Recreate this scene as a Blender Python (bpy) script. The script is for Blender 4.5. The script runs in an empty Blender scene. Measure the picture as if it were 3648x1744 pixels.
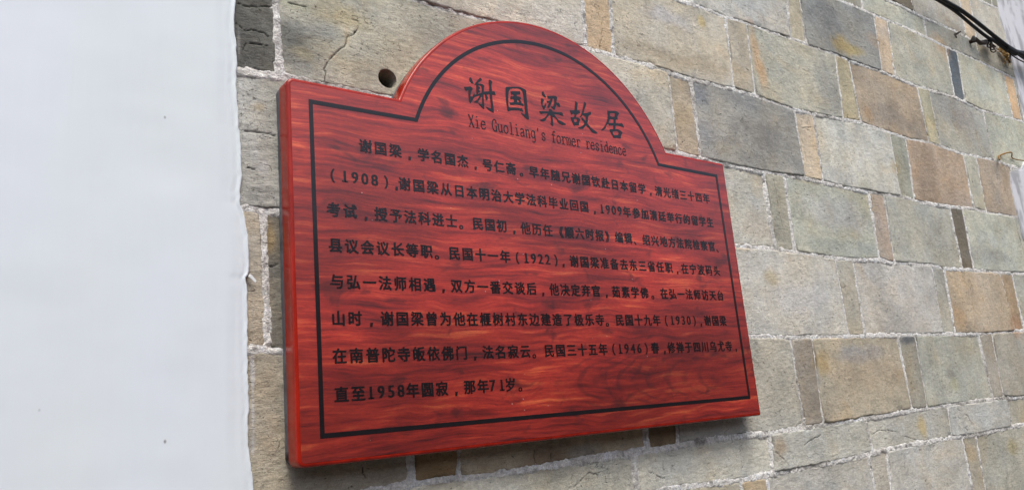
import bpy, bmesh, math, random
import numpy as np
from mathutils import Matrix, Vector
from mathutils.geometry import tessellate_polygon

random.seed(7)
scene = bpy.context.scene
COL = scene.collection
EYE = 1.5                       # height above the ground of the foot of the board's black frame line

# ---------------------------------------------------------------- camera
cam_data = bpy.data.cameras.new('camera')
cam = bpy.data.objects.new('camera', cam_data)
COL.objects.link(cam)
cam_data.sensor_width = 36.0
cam_data.lens = 27.70
cam_data.clip_start = 0.01
cam_data.clip_end = 500.0
# axes of the hand-held phone: right, up, backwards
right = Vector((0.7902611868, -0.6064962621, -0.0874616529))
down = Vector((0.0624698843, 0.2217275727, -0.9731055425))
fwd = Vector((0.6095775343, 0.7635438216, 0.2131104462))
m = Matrix((right, -down, -fwd)).transposed().to_4x4()
m.translation = Vector((-0.4799086, -1.0714660, 0.0048739 + EYE))
cam.matrix_world = m
scene.camera = cam

# ---------------------------------------------------------------- daylight, bright overcast
SUN_EL, SUN_AZ = math.radians(62), math.radians(196)
world = bpy.data.worlds.new('World')
scene.world = world
world.use_nodes = True
wn = world.node_tree
wn.nodes.clear()
wo = wn.nodes.new('ShaderNodeOutputWorld')
wb = wn.nodes.new('ShaderNodeBackground')
ws = wn.nodes.new('ShaderNodeTexSky')
ws.sky_type = 'NISHITA'
ws.sun_disc = False
ws.sun_elevation = SUN_EL
ws.sun_rotation = SUN_AZ
ws.air_density = 1.0
ws.dust_density = 4.5
ws.ozone_density = 0.6
wb.inputs['Strength'].default_value = 0.13
wn.links.new(ws.outputs[0], wb.inputs[0])
wn.links.new(wb.outputs[0], wo.inputs[0])

sd = bpy.data.lights.new('sun', 'SUN')
sd.energy = 1.5
sd.angle = math.radians(26)
sd.color = (0.985, 0.995, 1.0)
sun = bpy.data.objects.new('sun', sd)
COL.objects.link(sun)
sdir = Vector((math.sin(SUN_AZ) * math.cos(SUN_EL), math.cos(SUN_AZ) * math.cos(SUN_EL), math.sin(SUN_EL)))
sun.rotation_euler = sdir.to_track_quat('Z', 'Y').to_euler()
sun.location = (0, -3, 6)

scene.view_settings.view_transform = 'Standard'
scene.view_settings.look = 'None'
scene.view_settings.gamma = 1.0
scene.view_settings.use_curve_mapping = False
scene.view_settings.exposure = 0.48

# ---------------------------------------------------------------- measured layout, metres in the wall frame (right, up)
TITLE=[[[[[0.3114,0.6109],[0.3137,0.6123],[0.3157,0.6116],[0.3167,0.6079],[0.3186,0.6043],[0.3196,0.6008],[0.318,0.6002],[0.3142,0.6012],[0.3112,0.6038],[0.3102,0.6076]]],[[[0.2972,0.5903],[0.3043,0.5917],[0.312,0.5941],[0.3153,0.5926],[0.3169,0.5896],[0.3134,0.5862],[0.3116,0.5813],[0.3102,0.5744],[0.3148,0.5752],[0.3178,0.5799],[0.3193,0.583],[0.3199,0.5799],[0.3185,0.5747],[0.3141,0.5679],[0.3089,0.5607],[0.3071,0.5633],[0.306,0.5697],[0.3061,0.5769],[0.307,0.5851],[0.3048,0.5854],[0.3009,0.5833],[0.2989,0.5861]]],[[[0.3347,0.6155],[0.3374,0.6158],[0.3398,0.6121],[0.3338,0.6079],[0.3288,0.603],[0.3251,0.6003],[0.3206,0.5986],[0.3243,0.6038],[0.3285,0.6086],[0.332,0.6124]]],[[[0.3253,0.601],[0.3302,0.6027],[0.3294,0.5978],[0.3316,0.5969],[0.3335,0.5966],[0.3333,0.5945],[0.3312,0.5924],[0.3291,0.5904],[0.3309,0.5901],[0.333,0.5901],[0.3328,0.5877],[0.3306,0.5863],[0.3282,0.5848],[0.3278,0.5831],[0.324,0.581]]],[[[0.3288,0.6032],[0.3358,0.6041],[0.3403,0.6035],[0.3436,0.602],[0.3423,0.5967],[0.3414,0.5891],[0.3416,0.5847],[0.34,0.5834],[0.3396,0.5727],[0.3394,0.5633],[0.3392,0.5556],[0.3372,0.5559],[0.3328,0.5581],[0.3293,0.5614],[0.3255,0.5647],[0.3303,0.5639],[0.3353,0.5635],[0.3358,0.572],[0.336,0.5793],[0.3369,0.5882],[0.3372,0.5956],[0.3361,0.6001],[0.3339,0.6012],[0.3307,0.5997],[0.3286,0.5973]]],[[[0.3189,0.5791],[0.3244,0.5815],[0.3315,0.5842],[0.3364,0.5871],[0.342,0.5895],[0.3508,0.592],[0.3595,0.5934],[0.366,0.5953],[0.3672,0.592],[0.3681,0.5878],[0.3652,0.5879],[0.3597,0.5879],[0.3534,0.5872],[0.3478,0.5856],[0.3416,0.5849],[0.3359,0.582],[0.3312,0.5807],[0.3248,0.5779],[0.3194,0.5752],[0.3174,0.5758]]],[[[0.3321,0.5809],[0.3362,0.5814],[0.334,0.5776],[0.3305,0.5736],[0.3279,0.5698],[0.3252,0.5653],[0.3205,0.5645],[0.3164,0.5644],[0.3201,0.5677],[0.3249,0.5709],[0.3284,0.5759]]],[[[0.3547,0.615],[0.3567,0.6163],[0.3609,0.6153],[0.3631,0.6133],[0.3622,0.6108],[0.3606,0.6091],[0.36,0.6001],[0.3601,0.5934],[0.3597,0.5872],[0.3596,0.5791],[0.36,0.5711],[0.3605,0.5631],[0.3604,0.552],[0.3577,0.5522],[0.3516,0.5541],[0.3465,0.5572],[0.3419,0.5611],[0.3476,0.5598],[0.3544,0.5588],[0.3552,0.5648],[0.3548,0.5735],[0.3543,0.5821],[0.3542,0.5916],[0.3547,0.6011],[0.3545,0.6092]]],[[[0.3433,0.5851],[0.3474,0.5855],[0.3483,0.5823],[0.35,0.5783],[0.3476,0.5751],[0.3446,0.5728],[0.3441,0.5775]]]],[[[[0.3933,0.607],[0.3954,0.61],[0.4276,0.6162],[0.4338,0.6153],[0.4411,0.6132],[0.444,0.611],[0.4432,0.6062],[0.4428,0.5992],[0.4431,0.5873],[0.4428,0.5713],[0.4437,0.5537],[0.4423,0.5521],[0.4402,0.5522],[0.4343,0.5549],[0.4289,0.5584],[0.4247,0.5638],[0.4293,0.5623],[0.4346,0.5615],[0.4355,0.5644],[0.4353,0.5748],[0.4351,0.5873],[0.4351,0.5977],[0.4343,0.6066],[0.4315,0.6103],[0.4268,0.6122],[0.4193,0.6117],[0.4109,0.6099],[0.4058,0.608],[0.4022,0.6053],[0.3998,0.6],[0.3983,0.5914],[0.397,0.5802],[0.3966,0.5706],[0.3999,0.569],[0.4082,0.5709],[0.4164,0.5719],[0.423,0.572],[0.4293,0.5727],[0.4304,0.5697],[0.4315,0.5655],[0.4266,0.567],[0.4192,0.5671],[0.4101,0.566],[0.4018,0.5643],[0.3975,0.5618],[0.3945,0.5605],[0.393,0.5617],[0.3924,0.5705],[0.3916,0.5819],[0.392,0.5943]]],[[[0.4044,0.6026],[0.4275,0.6073],[0.4285,0.6055],[0.428,0.6012],[0.4233,0.6],[0.4192,0.5987],[0.4183,0.5959],[0.4241,0.5957],[0.4282,0.5953],[0.4286,0.5916],[0.4259,0.5904],[0.4273,0.5879],[0.4289,0.5861],[0.4292,0.583],[0.4337,0.5825],[0.4335,0.5783],[0.4287,0.5784],[0.4221,0.5786],[0.413,0.5774],[0.4063,0.5759],[0.4013,0.5745],[0.399,0.5792],[0.4043,0.58],[0.4094,0.5817],[0.4109,0.5841],[0.411,0.5873],[0.4076,0.5875],[0.4032,0.5861],[0.4021,0.588],[0.4039,0.5926],[0.4082,0.5933],[0.4118,0.5947],[0.4114,0.5967],[0.4086,0.5972],[0.4057,0.5959]],[[0.4187,0.5884],[0.4215,0.5878],[0.4237,0.5848],[0.421,0.5834],[0.4188,0.5842]]]],[[[[0.4834,0.6165],[0.4858,0.6184],[0.4876,0.6181],[0.4887,0.614],[0.4913,0.6106],[0.4929,0.6076],[0.4916,0.6062],[0.4878,0.607],[0.4842,0.6092],[0.4824,0.6124]]],[[[0.4806,0.6033],[0.4831,0.6026],[0.4872,0.6005],[0.4844,0.5968],[0.4821,0.5928],[0.4817,0.5892],[0.4837,0.5878],[0.4869,0.5894],[0.4891,0.5926],[0.4914,0.5956],[0.491,0.5909],[0.4886,0.5855],[0.4835,0.5799],[0.4813,0.5827],[0.4794,0.588],[0.4782,0.5942],[0.4789,0.6]]],[[[0.4959,0.6112],[0.5033,0.6119],[0.5106,0.6137],[0.5165,0.6146],[0.5204,0.6139],[0.5226,0.6122],[0.5205,0.6078],[0.5189,0.6012],[0.5251,0.6016],[0.527,0.5992],[0.5277,0.5947],[0.5261,0.5928],[0.5232,0.5938],[0.5178,0.5968],[0.5164,0.5933],[0.5139,0.5879],[0.5117,0.5846],[0.5095,0.5849],[0.5055,0.5874],[0.5012,0.59],[0.5058,0.5901],[0.509,0.5913],[0.5107,0.5937],[0.5125,0.6005],[0.5137,0.6065],[0.5122,0.6085],[0.5093,0.6071],[0.5079,0.6026],[0.5048,0.5963],[0.501,0.5906],[0.4981,0.5861],[0.4939,0.5861],[0.4929,0.5866],[0.4965,0.5926],[0.4995,0.5971],[0.4943,0.5961],[0.493,0.5998],[0.4974,0.6003],[0.5016,0.6017],[0.5041,0.6065],[0.4972,0.6056]]],[[[0.4971,0.5838],[0.5015,0.5842],[0.5049,0.583],[0.5063,0.5804],[0.5143,0.5804],[0.5242,0.5814],[0.5302,0.5827],[0.5326,0.5804],[0.5336,0.575],[0.5297,0.5756],[0.5236,0.5767],[0.5164,0.5765],[0.5092,0.5756],[0.5122,0.5711],[0.5161,0.5675],[0.5201,0.5643],[0.5271,0.5633],[0.5331,0.5611],[0.5382,0.5587],[0.5366,0.5574],[0.5271,0.5561],[0.5201,0.5575],[0.517,0.5605],[0.5148,0.5644],[0.51,0.5679],[0.5045,0.5698],[0.5045,0.5634],[0.5045,0.5563],[0.5042,0.5506],[0.5028,0.5498],[0.499,0.5512],[0.4961,0.5535],[0.499,0.5547],[0.4997,0.5619],[0.4995,0.5682],[0.4987,0.5727],[0.4954,0.5703],[0.4904,0.5652],[0.4874,0.5623],[0.4863,0.5593],[0.4823,0.5561],[0.4778,0.5548],[0.4727,0.5552],[0.4704,0.5569],[0.4766,0.559],[0.4831,0.5629],[0.486,0.5652],[0.4901,0.5701],[0.4933,0.5744],[0.4835,0.5724],[0.4759,0.5701],[0.4741,0.5702],[0.4711,0.5749],[0.4822,0.5764],[0.4946,0.5782],[0.4979,0.58],[0.4979,0.5818]]]],[[[[0.5701,0.6131],[0.5727,0.6134],[0.5769,0.6104],[0.5756,0.606],[0.5741,0.6002],[0.5727,0.5948],[0.5748,0.5942],[0.58,0.5952],[0.58,0.5896],[0.5747,0.5873],[0.5699,0.5844],[0.5687,0.5815],[0.5681,0.5787],[0.5726,0.5789],[0.576,0.578],[0.5791,0.5754],[0.5757,0.5704],[0.5733,0.5625],[0.5667,0.5614],[0.56,0.5595],[0.5574,0.5626],[0.5548,0.5683],[0.5529,0.5734],[0.5526,0.576],[0.5612,0.5775],[0.5634,0.5799],[0.5645,0.5835],[0.5636,0.5854],[0.5605,0.5847],[0.5578,0.5835],[0.5554,0.5816],[0.5539,0.5864],[0.5531,0.5917],[0.5562,0.591],[0.5642,0.5926],[0.5659,0.5936],[0.5675,0.6011],[0.5693,0.6076]],[[0.5606,0.5733],[0.5674,0.5757],[0.5697,0.5735],[0.5683,0.5695],[0.5649,0.5674],[0.5612,0.568]]],[[[0.5958,0.617],[0.6006,0.6147],[0.6006,0.6119],[0.5976,0.6065],[0.5941,0.6004],[0.5913,0.5937],[0.5906,0.5915],[0.5992,0.5933],[0.6106,0.5983],[0.6114,0.5965],[0.6113,0.5923],[0.6067,0.5898],[0.6025,0.587],[0.601,0.5815],[0.5993,0.5757],[0.5975,0.5706],[0.6016,0.5672],[0.6054,0.563],[0.612,0.5599],[0.6196,0.557],[0.6235,0.5542],[0.6226,0.553],[0.6162,0.552],[0.61,0.5527],[0.6059,0.5548],[0.6014,0.5603],[0.5966,0.5636],[0.5938,0.5656],[0.5895,0.5631],[0.5863,0.5592],[0.5834,0.557],[0.578,0.5562],[0.572,0.5562],[0.5705,0.5577],[0.5759,0.5592],[0.5825,0.5627],[0.5874,0.5666],[0.5894,0.5696],[0.5867,0.5736],[0.5819,0.5773],[0.5825,0.5798],[0.5844,0.582],[0.5883,0.5787],[0.593,0.575],[0.5943,0.579],[0.5951,0.5848],[0.5926,0.5846],[0.5893,0.5861],[0.5878,0.5875],[0.5842,0.5838],[0.5812,0.5811],[0.5779,0.5809],[0.5813,0.585],[0.5854,0.5919],[0.5886,0.5994],[0.592,0.6076],[0.5939,0.6128]]]],[[[[0.66,0.6096],[0.6639,0.6092],[0.6733,0.6107],[0.6842,0.6129],[0.6897,0.6122],[0.6935,0.6104],[0.6955,0.6086],[0.6909,0.6048],[0.6886,0.6013],[0.688,0.5975],[0.688,0.5939],[0.6826,0.5932],[0.6817,0.5891],[0.6812,0.5851],[0.6902,0.5857],[0.6992,0.5881],[0.7021,0.5858],[0.7039,0.5818],[0.7038,0.5787],[0.7021,0.5783],[0.6983,0.5799],[0.6926,0.5804],[0.6845,0.58],[0.6793,0.579],[0.6784,0.5752],[0.6772,0.571],[0.6848,0.5721],[0.6911,0.5708],[0.6963,0.568],[0.698,0.5662],[0.6946,0.5626],[0.6917,0.5579],[0.6904,0.5523],[0.6847,0.552],[0.6783,0.5522],[0.6688,0.5502],[0.6666,0.554],[0.6628,0.56],[0.6603,0.5644],[0.6594,0.5673],[0.6651,0.5691],[0.6708,0.5702],[0.6718,0.5741],[0.6723,0.5783],[0.6631,0.5769],[0.6613,0.5757],[0.6592,0.5775],[0.6574,0.5799],[0.6536,0.5765],[0.6503,0.5733],[0.6494,0.5693],[0.6456,0.566],[0.6399,0.562],[0.6342,0.5616],[0.6394,0.5664],[0.6457,0.5717],[0.6507,0.5785],[0.6548,0.5846],[0.6578,0.5911],[0.6595,0.5981],[0.6596,0.6048]],[[0.6675,0.6047],[0.6808,0.6073],[0.6815,0.6056],[0.6803,0.5992],[0.6728,0.5977],[0.6664,0.5978],[0.666,0.6022]],[[0.6646,0.591],[0.6752,0.5926],[0.6751,0.5892],[0.6743,0.5845],[0.6664,0.5828],[0.6596,0.5824],[0.6624,0.5871]],[[0.6709,0.5655],[0.6775,0.5672],[0.684,0.5676],[0.6863,0.5655],[0.685,0.5611],[0.6826,0.5586],[0.6711,0.5571],[0.6687,0.5597],[0.6685,0.5633]]]]]
TEXT=[[['谢国梁',0.0942,0.1484],['，',0.1743,0.1743],['学名国杰',0.2021,0.2824],['，',0.3082,0.3082],['号仁斋',0.3355,0.3887],['。',0.4123,0.4123],['早年随兄谢国钦',0.4431,0.6029],['赴日本留学',0.6295,0.7359],['，',0.7613,0.7613],['清光绪三十四年',0.788,0.9472]],[['（',0.0352,0.0352],['1908',0.0556,0.1073],['）',0.1279,0.1279],['，',0.1459,0.1459],['谢国梁从日',0.1622,0.2699],['本明治大学法科毕业回国',0.2963,0.5633],['，',0.5899,0.5899],['1909',0.6109,0.661],['年参加清廷举行的留学生',0.682,0.9482]],[['考试',0.0344,0.062],['，',0.088,0.088],['授予法科进士',0.1156,0.2493],['。',0.2683,0.2683],['民国初',0.3038,0.3559],['，',0.3824,0.3824],['他历任',0.4102,0.463],['《',0.4963,0.4963],['顺六时报',0.5168,0.5961],['》',0.6173,0.6173],['编辑',0.6499,0.6758],['、',0.6949,0.6949],['绍兴地方法院检察官',0.7295,0.9417],['、',0.9601,0.9601]],[['县议会议长等职',0.035,0.1958],['。',0.2151,0.2151],['民国十一年',0.2506,0.3574],['（',0.3849,0.3849],['1922',0.4051,0.4553],['）',0.4756,0.4756],['，',0.4926,0.4926],['谢国梁准备去东三省任职',0.5209,0.788],['，',0.8137,0.8137],['在宁波码头',0.839,0.9464]],[['与弘一法师相遇',0.0351,0.1973],['，',0.2227,0.2227],['双方一番交谈后',0.2499,0.4106],['，',0.4363,0.4363],['他决定弃官',0.4642,0.5695],['，',0.5961,0.5961],['茹素学佛',0.6232,0.7036],['。',0.7272,0.7272],['在弘一法师访天台',0.7627,0.9466]],[['山时',0.035,0.0619],['，',0.0884,0.0884],['谢国梁曾为他',0.1165,0.2505],['在榧树村东边建造了极乐寺',0.2768,0.5707],['。',0.5896,0.5896],['民国十九年',0.6242,0.7296],['（',0.7582,0.7582],['1930',0.7772,0.8288],['）',0.8473,0.8473],['，',0.8676,0.8676],['谢国梁',0.8905,0.9429]],[['在南普陀寺皈依佛门',0.0346,0.2501],['，',0.2757,0.2757],['法名寂云',0.3034,0.3834],['。',0.4025,0.4025],['民国三十五年',0.438,0.571],['（',0.5989,0.5989],['1946',0.6164,0.6693],['）',0.6893,0.6893],['春',0.7148,0.7148],['，',0.7415,0.7415],['修禅于四川乌尤寺',0.7633,0.9502],['，',0.9745,0.9745]],[['直至',0.035,0.0618],['1958',0.0825,0.1336],['年圆寂',0.1543,0.2076],['，',0.2336,0.2336],['那年',0.2612,0.2876],['71',0.3072,0.3263],['岁',0.3448,0.3448],['。',0.365,0.365]]]
COURSES={'X':[[3.0531,1.5509],[3.1433,1.5565],[3.2553,1.5639]],'Y':[[2.1728,1.3065],[2.2596,1.3145],[2.3757,1.3131],[2.4495,1.3134],[2.5786,1.319],[2.7082,1.3226],[2.905,1.3202],[3.0076,1.3295],[3.1207,1.3367],[3.2324,1.3219]],'Z':[[1.8324,1.2119],[1.9865,1.2167],[2.141,1.222],[2.2248,1.2254],[2.4236,1.2281],[2.5893,1.2257],[2.671,1.2302],[2.9036,1.2328],[3.1401,1.2345]],'A':[[1.0087,0.9832],[1.1026,0.9889],[1.2003,0.9872],[1.2994,0.9922],[1.402,0.9934],[1.5052,0.9995],[1.6028,0.9969],[1.7452,1.0041],[1.8193,1.0019],[2.0399,1.0079],[2.1351,1.0055],[2.2689,1.0026],[2.5746,1.019],[2.8058,1.0096],[3.1767,1.0291]],'B':[[0.2321,0.7675],[0.3191,0.7669],[0.3836,0.7678],[0.6652,0.7733],[0.7501,0.7726],[0.7953,0.7745],[0.9301,0.7735],[1.0132,0.7718],[1.1002,0.7745],[1.1848,0.7783],[1.2877,0.7776],[1.3586,0.7748],[1.4556,0.7718],[1.5537,0.7759],[1.7199,0.7867],[1.8274,0.7934],[1.9988,0.7893],[2.1133,0.7855],[2.2756,0.7955],[2.5339,0.7916],[2.8108,0.8043],[2.9667,0.8007],[3.1011,0.8037]],'C':[[-0.0918,0.5567],[-0.0568,0.5609],[-0.0182,0.5627],[0.931,0.5692],[1.0958,0.5656],[1.2461,0.5634],[1.4517,0.571],[1.5458,0.5682],[1.7137,0.5684],[1.7922,0.5682],[1.9943,0.5726],[2.083,0.5704],[2.1962,0.5687],[2.3283,0.5732],[2.5265,0.5818],[2.6296,0.5808],[2.9073,0.5869],[2.9757,0.5849]],'D':[[-0.0885,0.3406],[-0.0569,0.3401],[-0.0322,0.3393],[1.0945,0.3565],[1.2574,0.3599],[1.3533,0.3564],[1.528,0.3512],[1.6397,0.3531],[1.7789,0.3587],[1.866,0.3546],[2.0969,0.3597],[2.1786,0.3521],[2.4046,0.355],[2.8476,0.3614]],'E':[[-0.0836,0.13],[-0.0588,0.1308],[-0.0299,0.1278],[1.0939,0.1403],[1.2571,0.1368],[1.4974,0.1373],[2.0484,0.1396],[2.3419,0.1395],[2.7249,0.1473]],'F':[[0.1275,-0.0859],[0.161,-0.0837],[0.221,-0.0839],[0.2698,-0.086],[0.3525,-0.0853],[0.4229,-0.0845],[0.4981,-0.0826],[0.5574,-0.0826],[0.6773,-0.0823],[0.7988,-0.081],[0.9166,-0.0776],[1.0418,-0.0791],[1.1136,-0.0819],[1.2525,-0.0807],[1.3486,-0.0798],[1.4261,-0.0788],[1.54,-0.0789],[1.7861,-0.0749],[1.9027,-0.0734],[2.0714,-0.0728],[2.3375,-0.0757],[2.446,-0.075],[2.5954,-0.0786]],'G':[[0.793,-0.1611],[0.9424,-0.1692],[1.0897,-0.1718],[1.1977,-0.1699],[1.3961,-0.1696],[1.5218,-0.1686],[1.7345,-0.1655],[2.0011,-0.166],[2.1476,-0.1702],[2.5436,-0.169]]}
JOINTS={'X':[[2.3744,1.3624,2.3757,1.3131],[2.8375,1.491,2.8168,1.3235],[2.9398,1.5194,2.9219,1.3255]],'Y':[[1.9953,1.2571,1.9865,1.2167],[2.4518,1.3094,2.4441,1.2331],[2.9032,1.3197,2.9053,1.2364]],'Z':[[1.5254,1.1267,1.5065,1.0043],[1.5966,1.1464,1.5899,0.9984],[2.0529,1.2137,2.0339,1.0066],[2.1461,1.2202,2.1226,1.0029],[2.5927,1.2202,2.5746,1.019],[2.6878,1.2247,2.6647,1.0166],[3.1313,1.2327,3.1168,1.0264],[3.2304,1.2315,3.2128,1.0352]],'A':[[0.6735,0.8901,0.6652,0.7733],[0.7641,0.9153,0.7537,0.7735],[1.2006,0.9857,1.1893,0.7799],[1.2913,0.9902,1.2814,0.7772],[1.7439,1.0001,1.7205,0.7886],[1.8193,1.0019,1.8244,0.7943],[2.2729,1.0024,2.2759,0.7961],[2.3601,1.0068,2.3582,0.7939],[2.8143,1.0111,2.8114,0.8055]],'B':[[-0.0318,0.7244,-0.0255,0.5646],[0.9319,0.7731,0.9255,0.5685],[1.0191,0.7701,1.0088,0.5682],[1.4568,0.7711,1.4518,0.5715],[1.5574,0.7754,1.543,0.5684],[1.999,0.789,1.9883,0.5738],[2.104,0.786,2.0814,0.5712],[2.5363,0.792,2.5297,0.5821],[2.6442,0.7972,2.6309,0.5809],[2.9667,0.8007,2.9282,0.5888]],'C':[[1.2614,0.5631,1.2598,0.36],[1.3524,0.5658,1.3458,0.3571],[1.7917,0.5682,1.7789,0.3587],[1.878,0.5703,1.8663,0.3555],[2.3278,0.5722,2.3262,0.3564],[2.4298,0.5748,2.4159,0.3555],[2.8743,0.5852,2.8943,0.4429]],'D':[[-0.0582,0.3391,-0.0542,0.1311],[-0.0175,0.3397,-0.0192,0.1275],[1.5309,0.3513,1.5341,0.1377],[1.6259,0.3524,1.6155,0.1378],[2.1013,0.359,2.0845,0.1402],[2.1871,0.352,2.1744,0.1405],[2.6261,0.3575,2.6431,0.1466],[2.7366,0.3589,2.7351,0.1472]],'E':[[0.1752,0.13,0.1728,-0.0838],[0.2693,0.1313,0.2583,-0.0847],[0.7149,0.1363,0.7095,-0.0827],[0.8094,0.1376,0.7979,-0.0809],[1.259,0.1372,1.259,-0.0805],[1.3524,0.137,1.3429,-0.0796],[1.7995,0.138,1.7996,-0.0742],[1.8985,0.1389,1.8914,-0.0729],[2.3419,0.1395,2.3496,-0.0755],[2.4443,0.1408,2.4325,-0.0747]],'F':[[0.1617,-0.0838,0.1597,-0.1132],[0.672,-0.0823,0.6661,-0.1517],[1.1189,-0.0817,1.1079,-0.172],[1.5399,-0.0792,1.5497,-0.1681],[2.0164,-0.0733,2.0055,-0.1664],[2.452,-0.0748,2.4448,-0.1693]],'G':[[0.9848,-0.1707,0.9858,-0.2],[1.0792,-0.1712,1.0781,-0.2116],[1.524,-0.1684,1.5274,-0.2568],[1.6203,-0.1668,1.6087,-0.2667],[2.0733,-0.1682,2.0733,-0.3235],[2.1676,-0.1701,2.154,-0.3333]]}
PEDGE=[[-0.0955,0.6928],[-0.0957,0.6735],[-0.0979,0.6371],[-0.095,0.5977],[-0.0943,0.5671],[-0.0967,0.5311],[-0.0949,0.5101],[-0.0934,0.4949],[-0.093,0.4653],[-0.0918,0.4472],[-0.0907,0.4151],[-0.0894,0.3912],[-0.0929,0.3669],[-0.0932,0.3432],[-0.089,0.3342],[-0.0853,0.3205],[-0.0826,0.2978],[-0.0816,0.2843],[-0.0811,0.2634],[-0.0821,0.2404],[-0.0877,0.2348],[-0.0847,0.2189],[-0.0845,0.1774],[-0.0851,0.1409],[-0.0858,0.1266],[-0.0856,0.0916],[-0.0846,0.052],[-0.0866,0.0287],[-0.085,-0.0141],[-0.0807,-0.048],[-0.0794,-0.0605],[-0.0787,-0.0776]]
PREDGE=[[3.2674,1.6632],[3.2511,1.6038],[3.2417,1.5188],[3.2528,1.4559],[3.2531,1.4014],[3.2532,1.3248],[3.247,1.2593],[3.2465,1.2047],[3.2344,1.0767],[3.2213,0.9962],[3.1969,0.9177],[3.1433,0.8611],[3.0664,0.8028],[2.9377,0.7725],[2.9168,0.7148],[2.9131,0.6688],[2.9154,0.6001],[2.9068,0.5223],[2.923,0.4459],[2.9364,0.337]]
CABLES={'up':[[2.3864,1.3836],[2.5414,1.3773],[2.6617,1.3759],[2.7769,1.3642],[2.9374,1.3408],[3.0966,1.3211],[3.2534,1.3181],[3.4515,1.3153]],'low':[[2.3523,1.3763],[2.5185,1.3761],[2.6571,1.3667],[2.7792,1.3446],[2.9032,1.3265],[2.9877,1.3243],[3.1034,1.3101],[3.1963,1.3237],[3.2811,1.3175],[3.4769,1.3086]],'thin':[[3.0977,1.3095],[3.1334,1.2975],[3.2025,1.2928],[3.2616,1.2933],[3.388,1.3017]],'side':[[3.1629,1.3221],[3.217,1.3282],[3.2829,1.3401],[3.5132,1.3878]],'stub':[[2.8183,1.3132],[2.8358,1.3042],[2.8706,1.2977],[2.9162,1.3115],[3.0243,1.3542]],'hang':[[3.1302,1.3028],[3.1205,1.2851],[3.1008,1.2683],[3.1051,1.257]],'ring':[[2.9603,1.2933]],'nail':[[2.6944,1.3032],[2.6369,1.2747]],'straw':[[3.1039,1.3389],[3.1838,1.3039]],'knot':[[2.9346,1.3219],[3.0021,1.3504],[2.9575,1.3153],[2.9921,1.3052]],'twig':[[2.8065,0.8],[2.8734,0.832],[2.9446,0.8489],[2.9993,0.8378],[3.0743,0.8302]]}
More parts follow.
